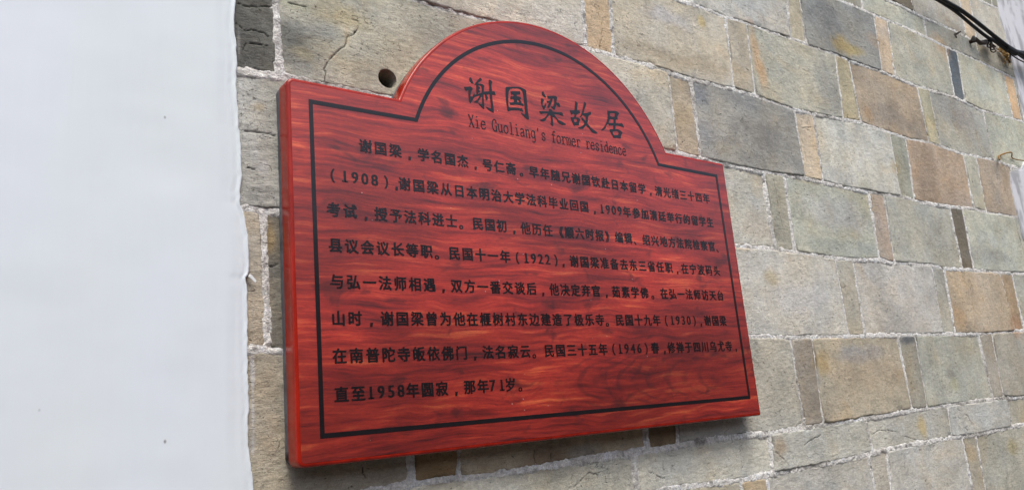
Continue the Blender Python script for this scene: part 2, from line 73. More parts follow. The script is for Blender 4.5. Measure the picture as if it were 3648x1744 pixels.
BLOBS=[[0.0098,0.6351,0.15,0.13,(124,124,112),0.6],[0.1207,0.6304,0.06,0.09,(140,138,124),0.4],[0.0924,0.697,0.09,0.045,(172,156,112),0.75],[0.002,0.6935,0.06,0.03,(150,150,120),0.6],[0.0003,0.6378,0.06,0.06,(96,98,92),0.7],[-0.0184,0.6431,0.03,0.09,(110,108,98),0.5],[0.0139,0.6112,0.04,0.03,(165,150,110),0.6],[-0.0103,0.5959,0.06,0.03,(105,105,100),0.6],[0.0398,0.6576,0.12,0.04,(135,140,136),0.5],[0.2331,0.7226,0.09,0.07,(168,160,138),0.4],[0.3419,0.7623,0.15,0.04,(172,160,142),0.5],[0.095,0.6635,0.014,0.05,(176,152,104),0.5],[1.0948,0.9478,0.014,0.028,(190,165,95),0.8],[0.9618,0.9247,0.09,0.04,(176,178,184),0.6],[1.1105,0.8156,0.06,0.06,(162,146,118),0.7],[0.9109,0.8162,0.18,0.028,(160,146,122),0.6],[1.0395,0.7408,0.04,0.06,(108,116,128),0.6],[1.2616,0.666,0.09,0.06,(122,120,116),0.5],[1.0497,0.6401,0.05,0.05,(140,142,146),0.5],[1.2125,0.7587,0.09,0.04,(118,118,116),0.4],[1.3131,0.9164,0.014,0.12,(196,160,118),0.9],[1.3288,0.8539,0.016,0.09,(200,160,112),0.8],[1.6616,0.8701,0.04,0.12,(132,134,132),0.6],[1.7983,1.0476,0.04,0.036,(188,162,96),0.9],[1.8821,1.0479,0.03,0.02,(176,158,100),0.8],[1.7439,1.1296,0.04,0.06,(96,98,100),0.6],[2.8626,0.9632,0.02,0.06,(150,152,148),0.4],[1.9884,0.6665,0.016,0.028,(168,142,92),0.6],[2.0394,0.8458,0.07,0.05,(120,112,106),0.4],[1.8819,0.8282,0.014,0.03,(180,148,110),0.7],[2.5558,1.2208,0.02,0.04,(196,160,115),0.7],[2.0288,1.1122,0.03,0.03,(178,150,118),0.5],[2.6173,0.9224,0.03,0.08,(160,142,120),0.5],[2.5381,0.9531,0.06,0.06,(138,138,140),0.5],[1.0659,0.5203,0.06,0.04,(178,178,176),0.5],[1.1981,0.4187,0.06,0.06,(172,154,128),0.5],[1.1144,0.3561,0.05,0.014,(184,160,118),0.6],[1.4671,0.5676,0.06,0.014,(170,160,120),0.6],[1.5971,0.4837,0.12,0.06,(168,168,172),0.5],[1.7517,0.5319,0.03,0.08,(158,158,132),0.5],[1.6094,0.3869,0.12,0.03,(148,156,148),0.6],[1.4013,0.4816,0.03,0.06,(158,158,138),0.5],[1.2156,0.2841,0.026,0.03,(188,172,130),0.7],[1.3176,0.2372,0.09,0.06,(176,176,180),0.4],[1.3827,0.0724,0.03,0.04,(188,158,98),0.8],[1.5664,0.0898,0.08,0.03,(146,148,152),0.7],[1.6085,0.0434,0.12,0.06,(164,142,112),0.5],[1.3713,-0.046,0.06,0.03,(150,138,120),0.4],[1.8464,0.1286,0.03,0.02,(92,100,110),0.9],[2.0867,0.0183,0.016,0.014,(120,118,110),0.6],[2.0901,-0.016,0.014,0.02,(162,162,118),0.6],[1.8378,-0.119,0.014,0.034,(196,170,104),0.8],[2.4203,-0.2301,0.016,0.022,(186,168,110),0.7],[2.1102,-0.2185,0.016,0.028,(176,150,108),0.6],[1.1477,-0.1144,0.024,0.04,(178,150,114),0.8],[0.8789,-0.0957,0.03,0.014,(186,168,140),0.5],[2.5557,0.4153,0.06,0.024,(132,134,134),0.5],[2.2271,0.1929,0.016,0.04,(190,150,100),0.6],[2.6644,0.1655,0.016,0.04,(170,120,80),0.7],[0.4548,-0.0709,0.08,0.04,(128,90,56),0.6],[0.5369,-0.069,0.05,0.03,(120,118,112),0.6],[0.2182,-0.0736,0.06,0.03,(128,100,58),0.6],[-0.0505,0.3006,0.02,0.05,(170,146,98),0.7],[-0.0438,0.2538,0.024,0.036,(100,102,98),0.6],[-0.0461,0.1575,0.024,0.06,(98,98,92),0.5],[-0.0601,0.5051,0.026,0.02,(166,146,104),0.6],[-0.0703,0.4216,0.014,0.06,(176,176,172),0.5],[-0.0576,0.4099,0.018,0.03,(182,180,176),0.7],[-0.0628,0.3649,0.05,0.026,(128,126,120),0.5],[-0.0542,0.0769,0.06,0.06,(158,140,108),0.4],[2.145,1.1714,0.04,0.03,(150,152,150),0.4],[-0.0781,0.0977,0.007,0.07,(205,206,206),0.8],[-0.0784,0.0392,0.006,0.09,(196,198,198),0.7],[-0.0798,0.001,0.006,0.04,(190,190,190),0.6],[-0.076,0.1739,0.004,0.09,(160,160,158),0.5],[-0.0903,0.6063,0.005,0.06,(150,150,148),0.6],[-0.0886,0.5366,0.007,0.03,(190,190,188),0.6],[-0.0874,0.5001,0.006,0.05,(180,180,178),0.5],[-0.0846,0.4598,0.008,0.04,(165,165,162),0.5]]
CRACKS=[(2.2,[[0.0506,0.5606],[0.0511,0.573],[0.0533,0.584],[0.0519,0.5926],[0.0576,0.6036],[0.068,0.6176],[0.0775,0.6288],[0.087,0.6383],[0.0891,0.6443],[0.0962,0.6579],[0.1048,0.6646],[0.1158,0.6786],[0.1184,0.6924],[0.1045,0.6963]]),(1.6,[[-0.0206,0.577],[-0.0192,0.5688],[-0.0129,0.5598]]),(1.4,[[-0.0074,0.6984],[0.0113,0.6954],[0.0268,0.6942],[0.0391,0.6947]]),(2.0,[[-0.0929,0.6738],[-0.0833,0.672],[-0.076,0.6704],[-0.0687,0.6733],[-0.0572,0.6728]]),(2.0,[[-0.0563,0.6767],[-0.047,0.681],[-0.0403,0.6806],[-0.0318,0.6833]]),(1.6,[[-0.095,0.6381],[-0.0855,0.6318],[-0.0799,0.6283],[-0.071,0.6346],[-0.0612,0.6335],[-0.0513,0.6333],[-0.0432,0.6265]]),(1.4,[[-0.086,0.5935],[-0.0803,0.607],[-0.0714,0.6074],[-0.0584,0.6087],[-0.0485,0.6093]]),(1.6,[[-0.0818,0.5602],[-0.0722,0.564],[-0.0641,0.5674],[-0.0544,0.5643]]),(1.8,[[-0.0895,0.4623],[-0.077,0.4629],[-0.0628,0.4619],[-0.0485,0.4617],[-0.0355,0.4603]]),(1.2,[[-0.0827,0.4026],[-0.0687,0.4016]]),(1.8,[[-0.0561,0.2549],[-0.0467,0.2566],[-0.0372,0.2597]]),(1.4,[[-0.0408,0.1764],[-0.0346,0.1764]]),(1.6,[[0.4214,-0.055],[0.4221,-0.066],[0.4239,-0.0771]]),(1.2,[[0.4609,-0.0603],[0.4595,-0.0791]]),(2.2,[[0.4921,-0.1277],[0.5055,-0.127],[0.5198,-0.1207],[0.5347,-0.1112],[0.5424,-0.1055],[0.5539,-0.106],[0.5651,-0.1088],[0.5701,-0.1143]]),(1.2,[[0.7037,-0.1232],[0.721,-0.1295],[0.7457,-0.1401]]),(1.6,[[0.0889,-0.0475],[0.0898,-0.0554],[0.0931,-0.0636]]),(1.8,[[1.5668,-0.1206],[1.5976,-0.1143],[1.6328,-0.1171],[1.6618,-0.1183],[1.6965,-0.1258]]),(1.8,[[1.7301,-0.1377],[1.7651,-0.148],[1.8016,-0.1559],[1.8597,-0.1541]]),(1.6,[[2.0731,-0.0893],[2.1067,-0.0976],[2.137,-0.114],[2.1496,-0.1375]]),(1.4,[[2.0694,-0.1073],[2.0908,-0.1311],[2.1151,-0.1594]]),(1.6,[[0.7208,0.9008],[0.7212,0.8837],[0.7217,0.8666],[0.7227,0.8534]]),(1.2,[[0.7318,0.8619],[0.727,0.8411],[0.7211,0.8129],[0.7124,0.7964],[0.7081,0.7786]]),(1.4,[[0.6378,0.8256],[0.6399,0.8096],[0.6487,0.8]]),(1.2,[[1.3079,0.9137],[1.3155,0.8873],[1.3168,0.8503]]),(1.2,[[1.4724,0.72],[1.5317,0.7321]]),(1.2,[[1.4722,0.7059],[1.4754,0.6501],[1.4749,0.6222]]),(1.6,[[1.7413,1.0618],[1.7547,1.0328],[1.7719,1.0154]]),(1.0,[[1.2983,0.556],[1.2994,0.5041],[1.3005,0.4528],[1.3078,0.4133]]),(1.6,[[1.0243,-0.0689],[1.0475,-0.0767]]),(1.4,[[1.2415,-0.1179],[1.2794,-0.1085],[1.3177,-0.1004]]),(1.8,[[1.1238,-0.1227],[1.1371,-0.1331],[1.1504,-0.1435]]),(1.4,[[3.1026,1.2628],[3.1614,1.2677],[3.2578,1.2727]])]
FLAKE=[[-0.0823,0.2404],[-0.0844,0.2366],[-0.0808,0.2334],[-0.0772,0.229],[-0.0751,0.227],[-0.074,0.23],[-0.0767,0.2344],[-0.0795,0.2385]]
KNOT=[[3.0767,1.3191],[3.1241,1.3162],[3.1817,1.317]]
ADV=1.0
CR=(0.0076,0.0064)

# ---------------------------------------------------------------- helpers
def lin(c):
    return tuple((x / 255 / 12.92) if x / 255 <= 0.04045 else ((x / 255 + 0.055) / 1.055) ** 2.4 for x in c)

_rng = np.random.RandomState(11)
_LAT = _rng.rand(256, 256)
def vnoise(x, y):
    x = np.asarray(x, float); y = np.asarray(y, float)
    xi = np.floor(x).astype(int); yi = np.floor(y).astype(int)
    fx = x - xi; fy = y - yi
    fx = fx * fx * (3 - 2 * fx); fy = fy * fy * (3 - 2 * fy)
    g = lambda a, b: _LAT[a & 255, b & 255]
    return (g(xi, yi) * (1 - fx) + g(xi + 1, yi) * fx) * (1 - fy) + (g(xi, yi + 1) * (1 - fx) + g(xi + 1, yi + 1) * fx) * fy
def fbm(x, y, o=4):
    s = 0; a = 1; t = 0
    for i in range(o):
        s = s + a * vnoise(x * 2 ** i + 17.3 * i, y * 2 ** i + 5.1 * i); t += a; a *= 0.55
    return s / t * 2 - 1                    # about -1..1
def sm(e0, e1, x):
    t = np.clip((x - e0) / (e1 - e0), 0, 1)
    return t * t * (3 - 2 * t)

def W(u, v, n):                             # wall frame (right, up, out of the wall) to world
    return (u, -n, v + EYE)

def thing(name, label, cat, loc, group=None, kind=None):
    o = bpy.data.objects.new(name, None)
    COL.objects.link(o)
    o.location = loc
    o.empty_display_size = 0.1
    o['label'] = label; o['category'] = cat
    if group: o['group'] = group
    if kind: o['kind'] = kind
    return o

def mesh_obj(name, verts, faces, mat, parent=None, smooth=True, cols=None, loc=None):
    verts = np.asarray(verts, float)
    off = np.array(parent.location if parent else (loc if loc is not None else (0, 0, 0)), float)
    me = bpy.data.meshes.new(name)
    me.from_pydata((verts - off).tolist(), [], faces)
    if cols is not None:
        a = me.color_attributes.new('col', 'FLOAT_COLOR', 'POINT')
        c = np.ones((len(verts), 4)); c[:, :3] = cols
        a.data.foreach_set('color', c.ravel())
    me.polygons.foreach_set('use_smooth', [smooth] * len(me.polygons))
    me.materials.append(mat)
    me.update()
    o = bpy.data.objects.new(name, me)
    COL.objects.link(o)
    if parent: o.parent = parent
    elif loc is not None: o.location = loc
    return o

def grid_faces(nu, nv, base=0):
    j, i = np.meshgrid(np.arange(nv - 1), np.arange(nu - 1), indexing='ij')
    a = (j * nu + i).ravel() + base
    return np.stack([a, a + 1, a + nu + 1, a + nu], 1)

class NT:
    def __init__(s, name):
        s.m = bpy.data.materials.new(name); s.m.use_nodes = True
        s.t = s.m.node_tree; s.t.nodes.clear()
        s.out = s.n('OutputMaterial'); s.b = s.n('BsdfPrincipled')
        s.l(s.b.outputs[0], s.out.inputs[0])
    def n(s, typ, **kw):
        x = s.t.nodes.new('ShaderNode' + typ)
        for k, v in kw.items():
            if k[0] == '_': setattr(x, k[1:], v)
            else: x.inputs[k.replace('_', ' ')].default_value = v
        return x
    def l(s, a, b): s.t.links.new(a, b)
    def mp(s, src, scale=(1, 1, 1), rot=(0, 0, 0), loc=(0, 0, 0)):
        x = s.n('Mapping'); x.inputs['Scale'].default_value = scale; x.inputs['Rotation'].default_value = rot
        x.inputs['Location'].default_value = loc
        s.l(src, x.inputs[0]); return x.outputs[0]
    def noise(s, vec, scale, detail=3, rough=0.55, dist=0.0):
        x = s.n('TexNoise', Scale=scale, Detail=detail, Roughness=rough, Distortion=dist)
        s.l(vec, x.inputs['Vector']); return x.outputs[0]
    def rng(s, val, a, b, c, d, smooth=True):
        x = s.n('MapRange'); x.interpolation_type = 'SMOOTHSTEP' if smooth else 'LINEAR'
        for i, q in enumerate((a, b, c, d)): x.inputs[i + 1].default_value = q
        s.l(val, x.inputs[0]); return x.outputs[0]
    def math(s, op, a, b=0.0, c=None):
        x = s.n('Math'); x.operation = op
        for i, q in enumerate((a, b) if c is None else (a, b, c)):
            if isinstance(q, (int, float)): x.inputs[i].default_value = q
            else: s.l(q, x.inputs[i])
        return x.outputs[0]
    def mix(s, fac, a, b, mode='MIX'):
        x = s.n('Mix'); x.data_type = 'RGBA'; x.blend_type = mode
        for i, q in ((0, fac), (6, a), (7, b)):
            if isinstance(q, (int, float)): x.inputs[i].default_value = q
            elif isinstance(q, tuple): x.inputs[i].default_value = (*q, 1.0) if len(q) == 3 else q
            else: s.l(q, x.inputs[i])
        return x.outputs[2]
    def val2col(s, v):
        x = s.n('CombineColor')
        for i in range(3): s.l(v, x.inputs[i])
        return x.outputs[0]
    def bump(s, h, dist, strength=1.0, prev=None):
        x = s.n('Bump', Strength=strength, Distance=dist); s.l(h, x.inputs['Height'])
        if prev is not None: s.l(prev, x.inputs['Normal'])
        return x.outputs[0]
    def set(s, **kw):
        for k, v in kw.items():
            i = s.b.inputs[k.replace('_', ' ')]
            if isinstance(v, (int, float, tuple)): i.default_value = v if not (isinstance(v, tuple) and len(v) == 3) else (*v, 1.0)
            else: s.l(v, i)

# ---------------------------------------------------------------- materials
def stone_mat():
    t = NT('weathered_stone')
    tc = t.n('TexCoord').outputs['Object']
    at = t.n('Attribute'); at.attribute_name = 'col'
    seed = t.n('ObjectInfo').outputs['Random']
    off = t.n('VectorMath'); off.operation = 'ADD'
    cmb = t.n('CombineXYZ'); t.l(t.math('MULTIPLY', seed, 37.0), cmb.inputs[1])
    t.l(tc, off.inputs[0]); t.l(cmb.outputs[0], off.inputs[1]); p = off.outputs[0]
    fine = t.noise(p, 420, 4, 0.65)
    mid = t.noise(p, 90, 4, 0.6)
    streak = t.noise(t.mp(p, (75, 75, 260)), 1.0, 4, 0.65, 0.6)
    big = t.noise(p, 14, 4, 0.6, 0.5)
    speck = t.noise(t.mp(p, (170, 170, 300)), 1.0, 3, 0.7, 0.8)
    pit = t.rng(speck, 0.605, 0.675, 0.0, 1.0)
    pit2 = t.rng(t.noise(t.mp(p, (60, 60, 110)), 1.0, 3, 0.7, 1.6), 0.65, 0.70, 0.0, 1.0)
    patch = t.rng(big, 0.46, 0.62, 0.05, 1.0)
    pit = t.math('MULTIPLY', pit, patch)
    pits = t.math('MAXIMUM', pit, pit2)
    k = t.math('MULTIPLY', t.rng(fine, 0.3, 0.7, 0.86, 1.13), t.rng(mid, 0.3, 0.7, 0.92, 1.07))
    k = t.math('MULTIPLY', k, t.rng(streak, 0.3, 0.7, 0.90, 1.08))
    k = t.math('MULTIPLY', k, t.rng(big, 0.3, 0.7, 0.86, 1.12))
    c = t.mix(1.0, at.outputs['Color'], t.val2col(k), 'MULTIPLY')
    c = t.mix(t.math('MULTIPLY', pits, 0.75), c, (0.07, 0.065, 0.055))
    # thin lime bloom
    stain = t.noise(t.mp(p, (7, 7, 9), loc=(5, 1, 3)), 1.0, 4, 0.6, 0.7)
    c = t.mix(t.rng(stain, 0.52, 0.70, 0.0, 0.4), c, t.mix(1.0, c, (1.08, 0.93, 0.74), 'MULTIPLY'))
    stain2 = t.noise(t.mp(p, (8, 8, 8), loc=(15, 11, 3)), 1.0, 4, 0.6, 0.7)
    c = t.mix(t.rng(stain2, 0.52, 0.70, 0.0, 0.55), c, t.mix(1.0, c, (0.78, 0.82, 0.86), 'MULTIPLY'))
    # short hair cracks, broken up by a second noise
    cn = t.noise(t.mp(p, (22, 22, 34), loc=(2, 9, 4)), 1.0, 5, 0.65, 0.9)
    hair = t.math('MULTIPLY', t.rng(t.math('ABSOLUTE', t.math('SUBTRACT', cn, 0.5)), 0.0, 0.006, 1.0, 0.0), t.rng(t.noise(p, 17, 2, 0.5), 0.58, 0.66, 0.0, 1.0))
    c = t.mix(t.math('MULTIPLY', hair, 0.75), c, (0.06, 0.055, 0.05))
    lime = t.rng(t.noise(p, 33, 5, 0.7, 0.6), 0.60, 0.78, 0.0, 0.35)
    c = t.mix(lime, c, (0.55, 0.54, 0.50))
    h = t.math('ADD', t.math('MULTIPLY', streak, 0.8), t.math('MULTIPLY', fine, 0.45))
    h = t.math('ADD', h, t.math('MULTIPLY', mid, 0.9))
    h = t.math('SUBTRACT', h, t.math('MULTIPLY', pits, 1.4))
    h = t.math('SUBTRACT', h, t.math('MULTIPLY', hair, 1.2))
    t.set(Base_Color=c, Roughness=0.88, Normal=t.bump(h, 0.0022, 0.7))
    t.b.inputs['Specular IOR Level'].default_value = 0.25
    return t.m

def mortar_mat():
    t = NT('lime_mortar')
    tc = t.n('TexCoord').outputs['Object']
    at = t.n('Attribute'); at.attribute_name = 'col'
    f = t.noise(tc, 300, 4, 0.7); g = t.noise(tc, 110, 4, 0.65, 0.6)
    k = t.math('MULTIPLY', t.rng(f, 0.3, 0.7, 0.75, 1.15), t.rng(g, 0.3, 0.65, 0.70, 1.12))
    c = t.mix(1.0, at.outputs['Color'], t.val2col(k), 'MULTIPLY')
    h = t.math('ADD', f, t.math('MULTIPLY', g, 1.6))
    t.set(Base_Color=c, Roughness=0.95, Normal=t.bump(h, 0.004, 0.8))
    t.b.inputs['Specular IOR Level'].default_value = 0.1
    return t.m

def plaster_mat(name, rough, streaks):
    t = NT(name)
    tc = t.n('TexCoord').outputs['Object']
    at = t.n('Attribute'); at.attribute_name = 'col'
    # brush strokes, mostly upright, some leaning
    b1 = t.noise(t.mp(tc, (90, 1, 5), (0, math.radians(2), 0)), 1.0, 4, 0.6, 0.5)
    b2 = t.noise(t.mp(tc, (80, 1, 5), (0, math.radians(14), 0)), 1.0, 4, 0.6, 0.5)
    sel = t.rng(t.noise(tc, 5.0, 2, 0.5), 0.44, 0.56, 0.0, 1.0)
    br = t.math('ADD', t.math('MULTIPLY', b1, t.math('SUBTRACT', 1.0, sel)), t.math('MULTIPLY', b2, sel))
    lump = t.noise(tc, 9, 4, 0.55); grit = t.noise(tc, 260, 3, 0.6)
    dot = t.n('TexVoronoi', Scale=28.0); t.l(t.mp(tc, (1, 1, 0.7)), dot.inputs['Vector'])
    d = t.rng(dot.outputs['Distance'], 0.02, 0.075, 1.0, 0.0)
    rare = t.n('SeparateColor'); t.l(dot.outputs['Color'], rare.inputs[0])
    d = t.math('MULTIPLY', d, t.rng(rare.outputs[0], 0.86, 0.87, 0.0, 1.0))
    dark = t.math('MULTIPLY', d, t.rng(rare.outputs[1], 0.62, 0.63, 0.0, 0.75))
    cool = t.mix(t.rng(t.noise(t.mp(tc, (3, 3, 1.2)), 1.0, 3, 0.6), 0.35, 0.65, 0.0, 1.0), (0.985, 1.0, 0.99), (0.985, 0.985, 1.01))
    k = t.math('MULTIPLY', t.rng(br, 0.3, 0.7, 0.996, 1.003), t.rng(lump, 0.3, 0.7, 0.985, 1.012))
    c = t.mix(1.0, at.outputs['Color'], cool, 'MULTIPLY')
    c = t.mix(1.0, c, t.val2col(k), 'MULTIPLY')
    c = t.mix(dark, c, (0.16, 0.15, 0.13))
    h = t.math('ADD', t.math('MULTIPLY', br, streaks), t.math('MULTIPLY', lump, 1.6))
    h = t.math('ADD', h, t.math('MULTIPLY', grit, 0.05 if rough < 0.8 else 1.0))
    h = t.math('ADD', h, t.math('MULTIPLY', d, 0.35))
    t.set(Base_Color=c, Roughness=rough, Normal=t.bump(h, 0.0010, 0.35))
    t.b.inputs['Specular IOR Level'].default_value = 0.3
    return t.m

def print_mat():
    t = NT('printed_wood_grain')
    tc0 = t.n('TexCoord').outputs['Object']
    tc = t.mp(tc0, (1, 1, 1), (0, 0, 0), (0.5, 0, -0.0373))      # -> u, v of the board
    sx = t.n('SeparateXYZ'); t.l(tc, sx.inputs[0]); u, v = sx.outputs[0], sx.outputs[2]
    warp = t.noise(t.mp(tc, (2.6, 1, 7.0)), 1.0, 2, 0.5)
    warp2 = t.noise(t.mp(tc, (9, 1, 16)), 1.0, 2, 0.5)
    dv = t.math('ADD', t.math('MULTIPLY', t.math('SUBTRACT', warp, 0.5), 0.05), t.math('MULTIPLY', t.math('SUBTRACT', warp2, 0.5), 0.018))
    wv = t.n('CombineXYZ'); t.l(u, wv.inputs[0]); t.l(t.math('ADD', v, dv), wv.inputs[2]); w = wv.outputs[0]
    s1 = t.noise(t.mp(w, (5.5, 1, 84)), 1.0, 4, 0.58, 0.12)
    s2 = t.noise(t.mp(w, (13, 1, 260)), 1.0, 3, 0.6, 0.15)
    s3 = t.noise(t.mp(w, (3.2, 1, 14), loc=(3, 0, 5)), 1.0, 3, 0.6, 0.3)
    knot = t.noise(t.mp(tc, (13, 1, 26), loc=(1, 0, 7)), 1.0, 3, 0.6, 0.6)
    # cathedral rings low on the right
    dvv = t.math('SUBTRACT', v, 0.055)
    ph = t.math('SUBTRACT', u, t.math('MULTIPLY', t.math('MULTIPLY', dvv, dvv), 42.0))
    ph = t.math('ADD', ph, t.math('MULTIPLY', t.math('SUBTRACT', t.noise(tc, 9, 3, 0.6), 0.5), 0.11))
    ring = t.math('SINE', t.math('MULTIPLY', ph, 130.0))
    ring = t.math('MULTIPLY', t.rng(ring, 0.0, 1.0, 0.0, 1.0), t.rng(t.noise(tc, 16, 3, 0.6), 0.38, 0.6, 0.25, 1.0))
    mk = t.math('MULTIPLY', t.rng(t.math('ABSOLUTE', t.math('SUBTRACT', u, 0.68)), 0.14, 0.30, 1.0, 0.0),
                t.rng(t.math('ABSOLUTE', dvv), 0.035, 0.065, 1.0, 0.0))
    ring = t.math('MULTIPLY', ring, mk)
    tone = t.math('ADD', t.math('MULTIPLY', s1, 0.56), t.math('ADD', t.math('MULTIPLY', s2, 0.32), t.math('MULTIPLY', s3, 0.30)))
    r = t.n('ValToRGB'); t.l(tone, r.inputs[0])
    e = r.color_ramp.elements
    e[0].position = 0.43; e[0].color = (*WOOD[0], 1)
    e[1].position = 0.80; e[1].color = (*WOOD[3], 1)
    x = e.new(0.535); x.color = (*WOOD[1], 1)
    x = e.new(0.64); x.color = (*WOOD[2], 1)
    c = r.outputs[0]
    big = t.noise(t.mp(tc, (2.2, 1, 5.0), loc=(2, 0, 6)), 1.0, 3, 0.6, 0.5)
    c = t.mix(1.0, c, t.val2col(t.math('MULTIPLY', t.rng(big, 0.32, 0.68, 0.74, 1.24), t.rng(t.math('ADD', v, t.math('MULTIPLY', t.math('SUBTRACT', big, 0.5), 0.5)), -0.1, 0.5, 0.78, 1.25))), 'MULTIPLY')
    # knots: left shoulder of the arch, middle, lower right
    for ku, kv, kr in ((0.262, 0.535, 0.016), (0.455, 0.198, 0.014), (0.235, 0.02, 0.012), (0.60, 0.015, 0.016), (0.885, 0.262, 0.012), (0.43, 0.455, 0.010)):
        dk_ = t.math('SQRT', t.math('ADD', t.math('POWER', t.math('MULTIPLY', t.math('SUBTRACT', u, ku), 0.62), 2.0), t.math('POWER', t.math('SUBTRACT', v, kv), 2.0)))
        dk_ = t.math('ADD', dk_, t.math('MULTIPLY', t.math('SUBTRACT', t.noise(tc, 70, 3, 0.6), 0.5), 0.02))
        c = t.mix(t.rng(dk_, kr * 0.2, kr, 0.6, 0.0), c, WOOD[4])
    c = t.mix(t.math('MULTIPLY', t.rng(knot, 0.56, 0.72, 0.0, 1.0), 0.65), c, WOOD[4])
    c = t.mix(t.math('MULTIPLY', ring, 0.42), c, WOOD[4])
    # fine grain and raised dust nibs caught in the varnish
    fg = t.noise(t.mp(tc, (120, 1, 420)), 1.0, 2, 0.6)
    c = t.mix(1.0, c, t.val2col(t.rng(fg, 0.3, 0.7, 0.88, 1.10)), 'MULTIPLY')
    vo = t.n('TexVoronoi', Scale=34.0); t.l(tc, vo.inputs['Vector'])
    nib = t.rng(vo.outputs['Distance'], 0.022, 0.038, 1.0, 0.0)
    rr = t.n('SeparateColor'); t.l(vo.outputs['Color'], rr.inputs[0])
    nib = t.math('MULTIPLY', nib, t.rng(rr.outputs[0], 0.45, 0.47, 0.0, 1.0))
    c = t.mix(t.math('MULTIPLY', nib, 0.7), c, (0.75, 0.60, 0.55))
    # red resin drips
    dn = t.noise(t.mp(tc, (60, 1, 9), loc=(4, 0, 2)), 1.0, 3, 0.6)
    c = t.mix(t.rng(dn, 0.70, 0.78, 0.0, 0.45), c, (0.30, 0.02, 0.012))
    h = t.math('ADD', t.noise(tc, 22, 3, 0.5), t.math('MULTIPLY', t.noise(tc, 160, 3, 0.6), 0.12))
    t.set(Base_Color=c, Roughness=0.34, Normal=t.bump(h, 0.0016, 0.35))
    t.b.inputs['Specular IOR Level'].default_value = 0.5
    t.b.inputs['Coat Weight'].default_value = 0.8
    t.b.inputs['Coat Roughness'].default_value = 0.38
    return t.m

def simple_mat(name, col, rough, spec=0.5, bump=None, var=0.0, coat=0.0, metal=0.0):
    t = NT(name)
    tc = t.n('TexCoord').outputs['Object']
    c = (*col, 1.0)
    if var:
        f = t.noise(t.mp(tc, bump[2] if bump and len(bump) > 2 else (1, 1, 1)), 40, 4, 0.6)
        c = t.mix(1.0, (*col,), t.val2col(t.rng(f, 0.3, 0.7, 1 - var, 1 + var)), 'MULTIPLY')
    t.set(Base_Color=c, Roughness=rough)
    t.b.inputs['Specular IOR Level'].default_value = spec
    t.b.inputs['Coat Weight'].default_value = coat
    t.b.inputs['Coat Roughness'].default_value = 0.08
    t.b.inputs['Metallic'].default_value = metal
    if bump:
        h = t.noise(t.mp(tc, bump[2] if len(bump) > 2 else (1, 1, 1)), bump[0], 4, 0.6)
        t.set(Normal=t.bump(h, bump[1], 0.6))
    return t.m

WOOD = [lin((78, 22, 22)), lin((132, 34, 27)), lin((168, 49, 35)), lin((218, 106, 62)), lin((54, 19, 20))]
M_STONE = stone_mat()
M_MORTAR = mortar_mat()
M_PLASTER = plaster_mat('white_wall_paint', 0.55, 1.0)
M_LIMEWASH = plaster_mat('old_limewash', 0.9, 0.5)
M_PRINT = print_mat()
M_RESIN = simple_mat('red_resin_edge', lin((158, 34, 20)), 0.24, 0.32, (18, 0.0012, (1, 1, 0.35)), 0.22, 0.1)
M_BACK = simple_mat('grey_backing_board', lin((104, 104, 108)), 0.7, 0.3, (90, 0.003), 0.25)
M_INK = simple_mat('black_ink', lin((26, 22, 24)), 0.34, 0.4, (30, 0.0008), 0.12, 0.35)
M_RUBBER = simple_mat('black_cable_rubber', lin((24, 23, 24)), 0.6, 0.4, (120, 0.001), 0.3)
M_RUST = simple_mat('rusty_iron', lin((62, 52, 44)), 0.75, 0.4, (200, 0.002), 0.4)
M_GREYMETAL = simple_mat('dull_grey_metal', lin((104, 102, 98)), 0.6, 0.5, (200, 0.001), 0.3)
M_STRAW = simple_mat('dry_straw', lin((182, 146, 84)), 0.9, 0.2, (300, 0.0005), 0.35)
M_CORE = simple_mat('wall_core', (0.30, 0.29, 0.27), 0.95, 0.1, (40, 0.004), 0.2)
M_GROUND = simple_mat('paved_ground', (0.10, 0.095, 0.09), 0.9, 0.2, (8, 0.01), 0.25)

# ---------------------------------------------------------------- wall frame
D = -0.045                                  # mean plane of the stone faces behind the board's face
COURSES['W'] = [[2.0, 1.652], [3.6, 1.655]]
COURSES['V'] = [[2.0, 1.870], [3.6, 1.870]]
COURSES['H'] = [[-0.6, -0.386], [3.6, -0.386]]
def cv(name, u):
    c = COURSES[name]
    base = np.interp(u, [p[0] for p in c], [p[1] for p in c])
    return base
def holed(u, v): return np.hypot(u - HOLE[0], v - HOLE[1])
HOLE = (0.1677, 0.5986); HR = 0.0178
JOINTS['W'] = [[2.75, 1.65, 2.74, 1.56], [3.19, 1.65, 3.19, 1.565]]
JOINTS['V'] = [[2.62, 1.87, 2.61, 1.655], [2.71, 1.87, 2.70, 1.655], [3.15, 1.87, 3.14, 1.655]]
def pj(r, *us):
    a, b = ROWS[r]
    for u in us: JOINTS[r].append([u, float(cv(a, u)), u - 0.008 + 0.012 * random.random(), float(cv(b, u))])
    JOINTS[r].sort()
ROWS = {'V': ('V', 'W'), 'W': ('W', 'X'), 'X': ('X', 'Y'), 'Y': ('Y', 'Z'), 'Z': ('Z', 'A'), 'A': ('A', 'B'), 'B': ('B', 'C'),
        'C': ('C', 'D'), 'D': ('D', 'E'), 'E': ('E', 'F'), 'F': ('F', 'G'), 'G': ('G', 'H')}
pj('X', 1.86, 1.95); pj('Y', 1.55)
pj('Z', 0.98, 1.07); pj('A', 0.11, 0.20); pj('B', -0.125, 0.48, 0.565)
pj('C', -0.21, 0.20, 0.29, 0.735, 0.82); pj('D', -0.115, 0.42, 0.505, 0.975, 1.06)
pj('E', -0.30, ); pj('F', -0.27); pj('G', 0.45, 0.54, 0.0)
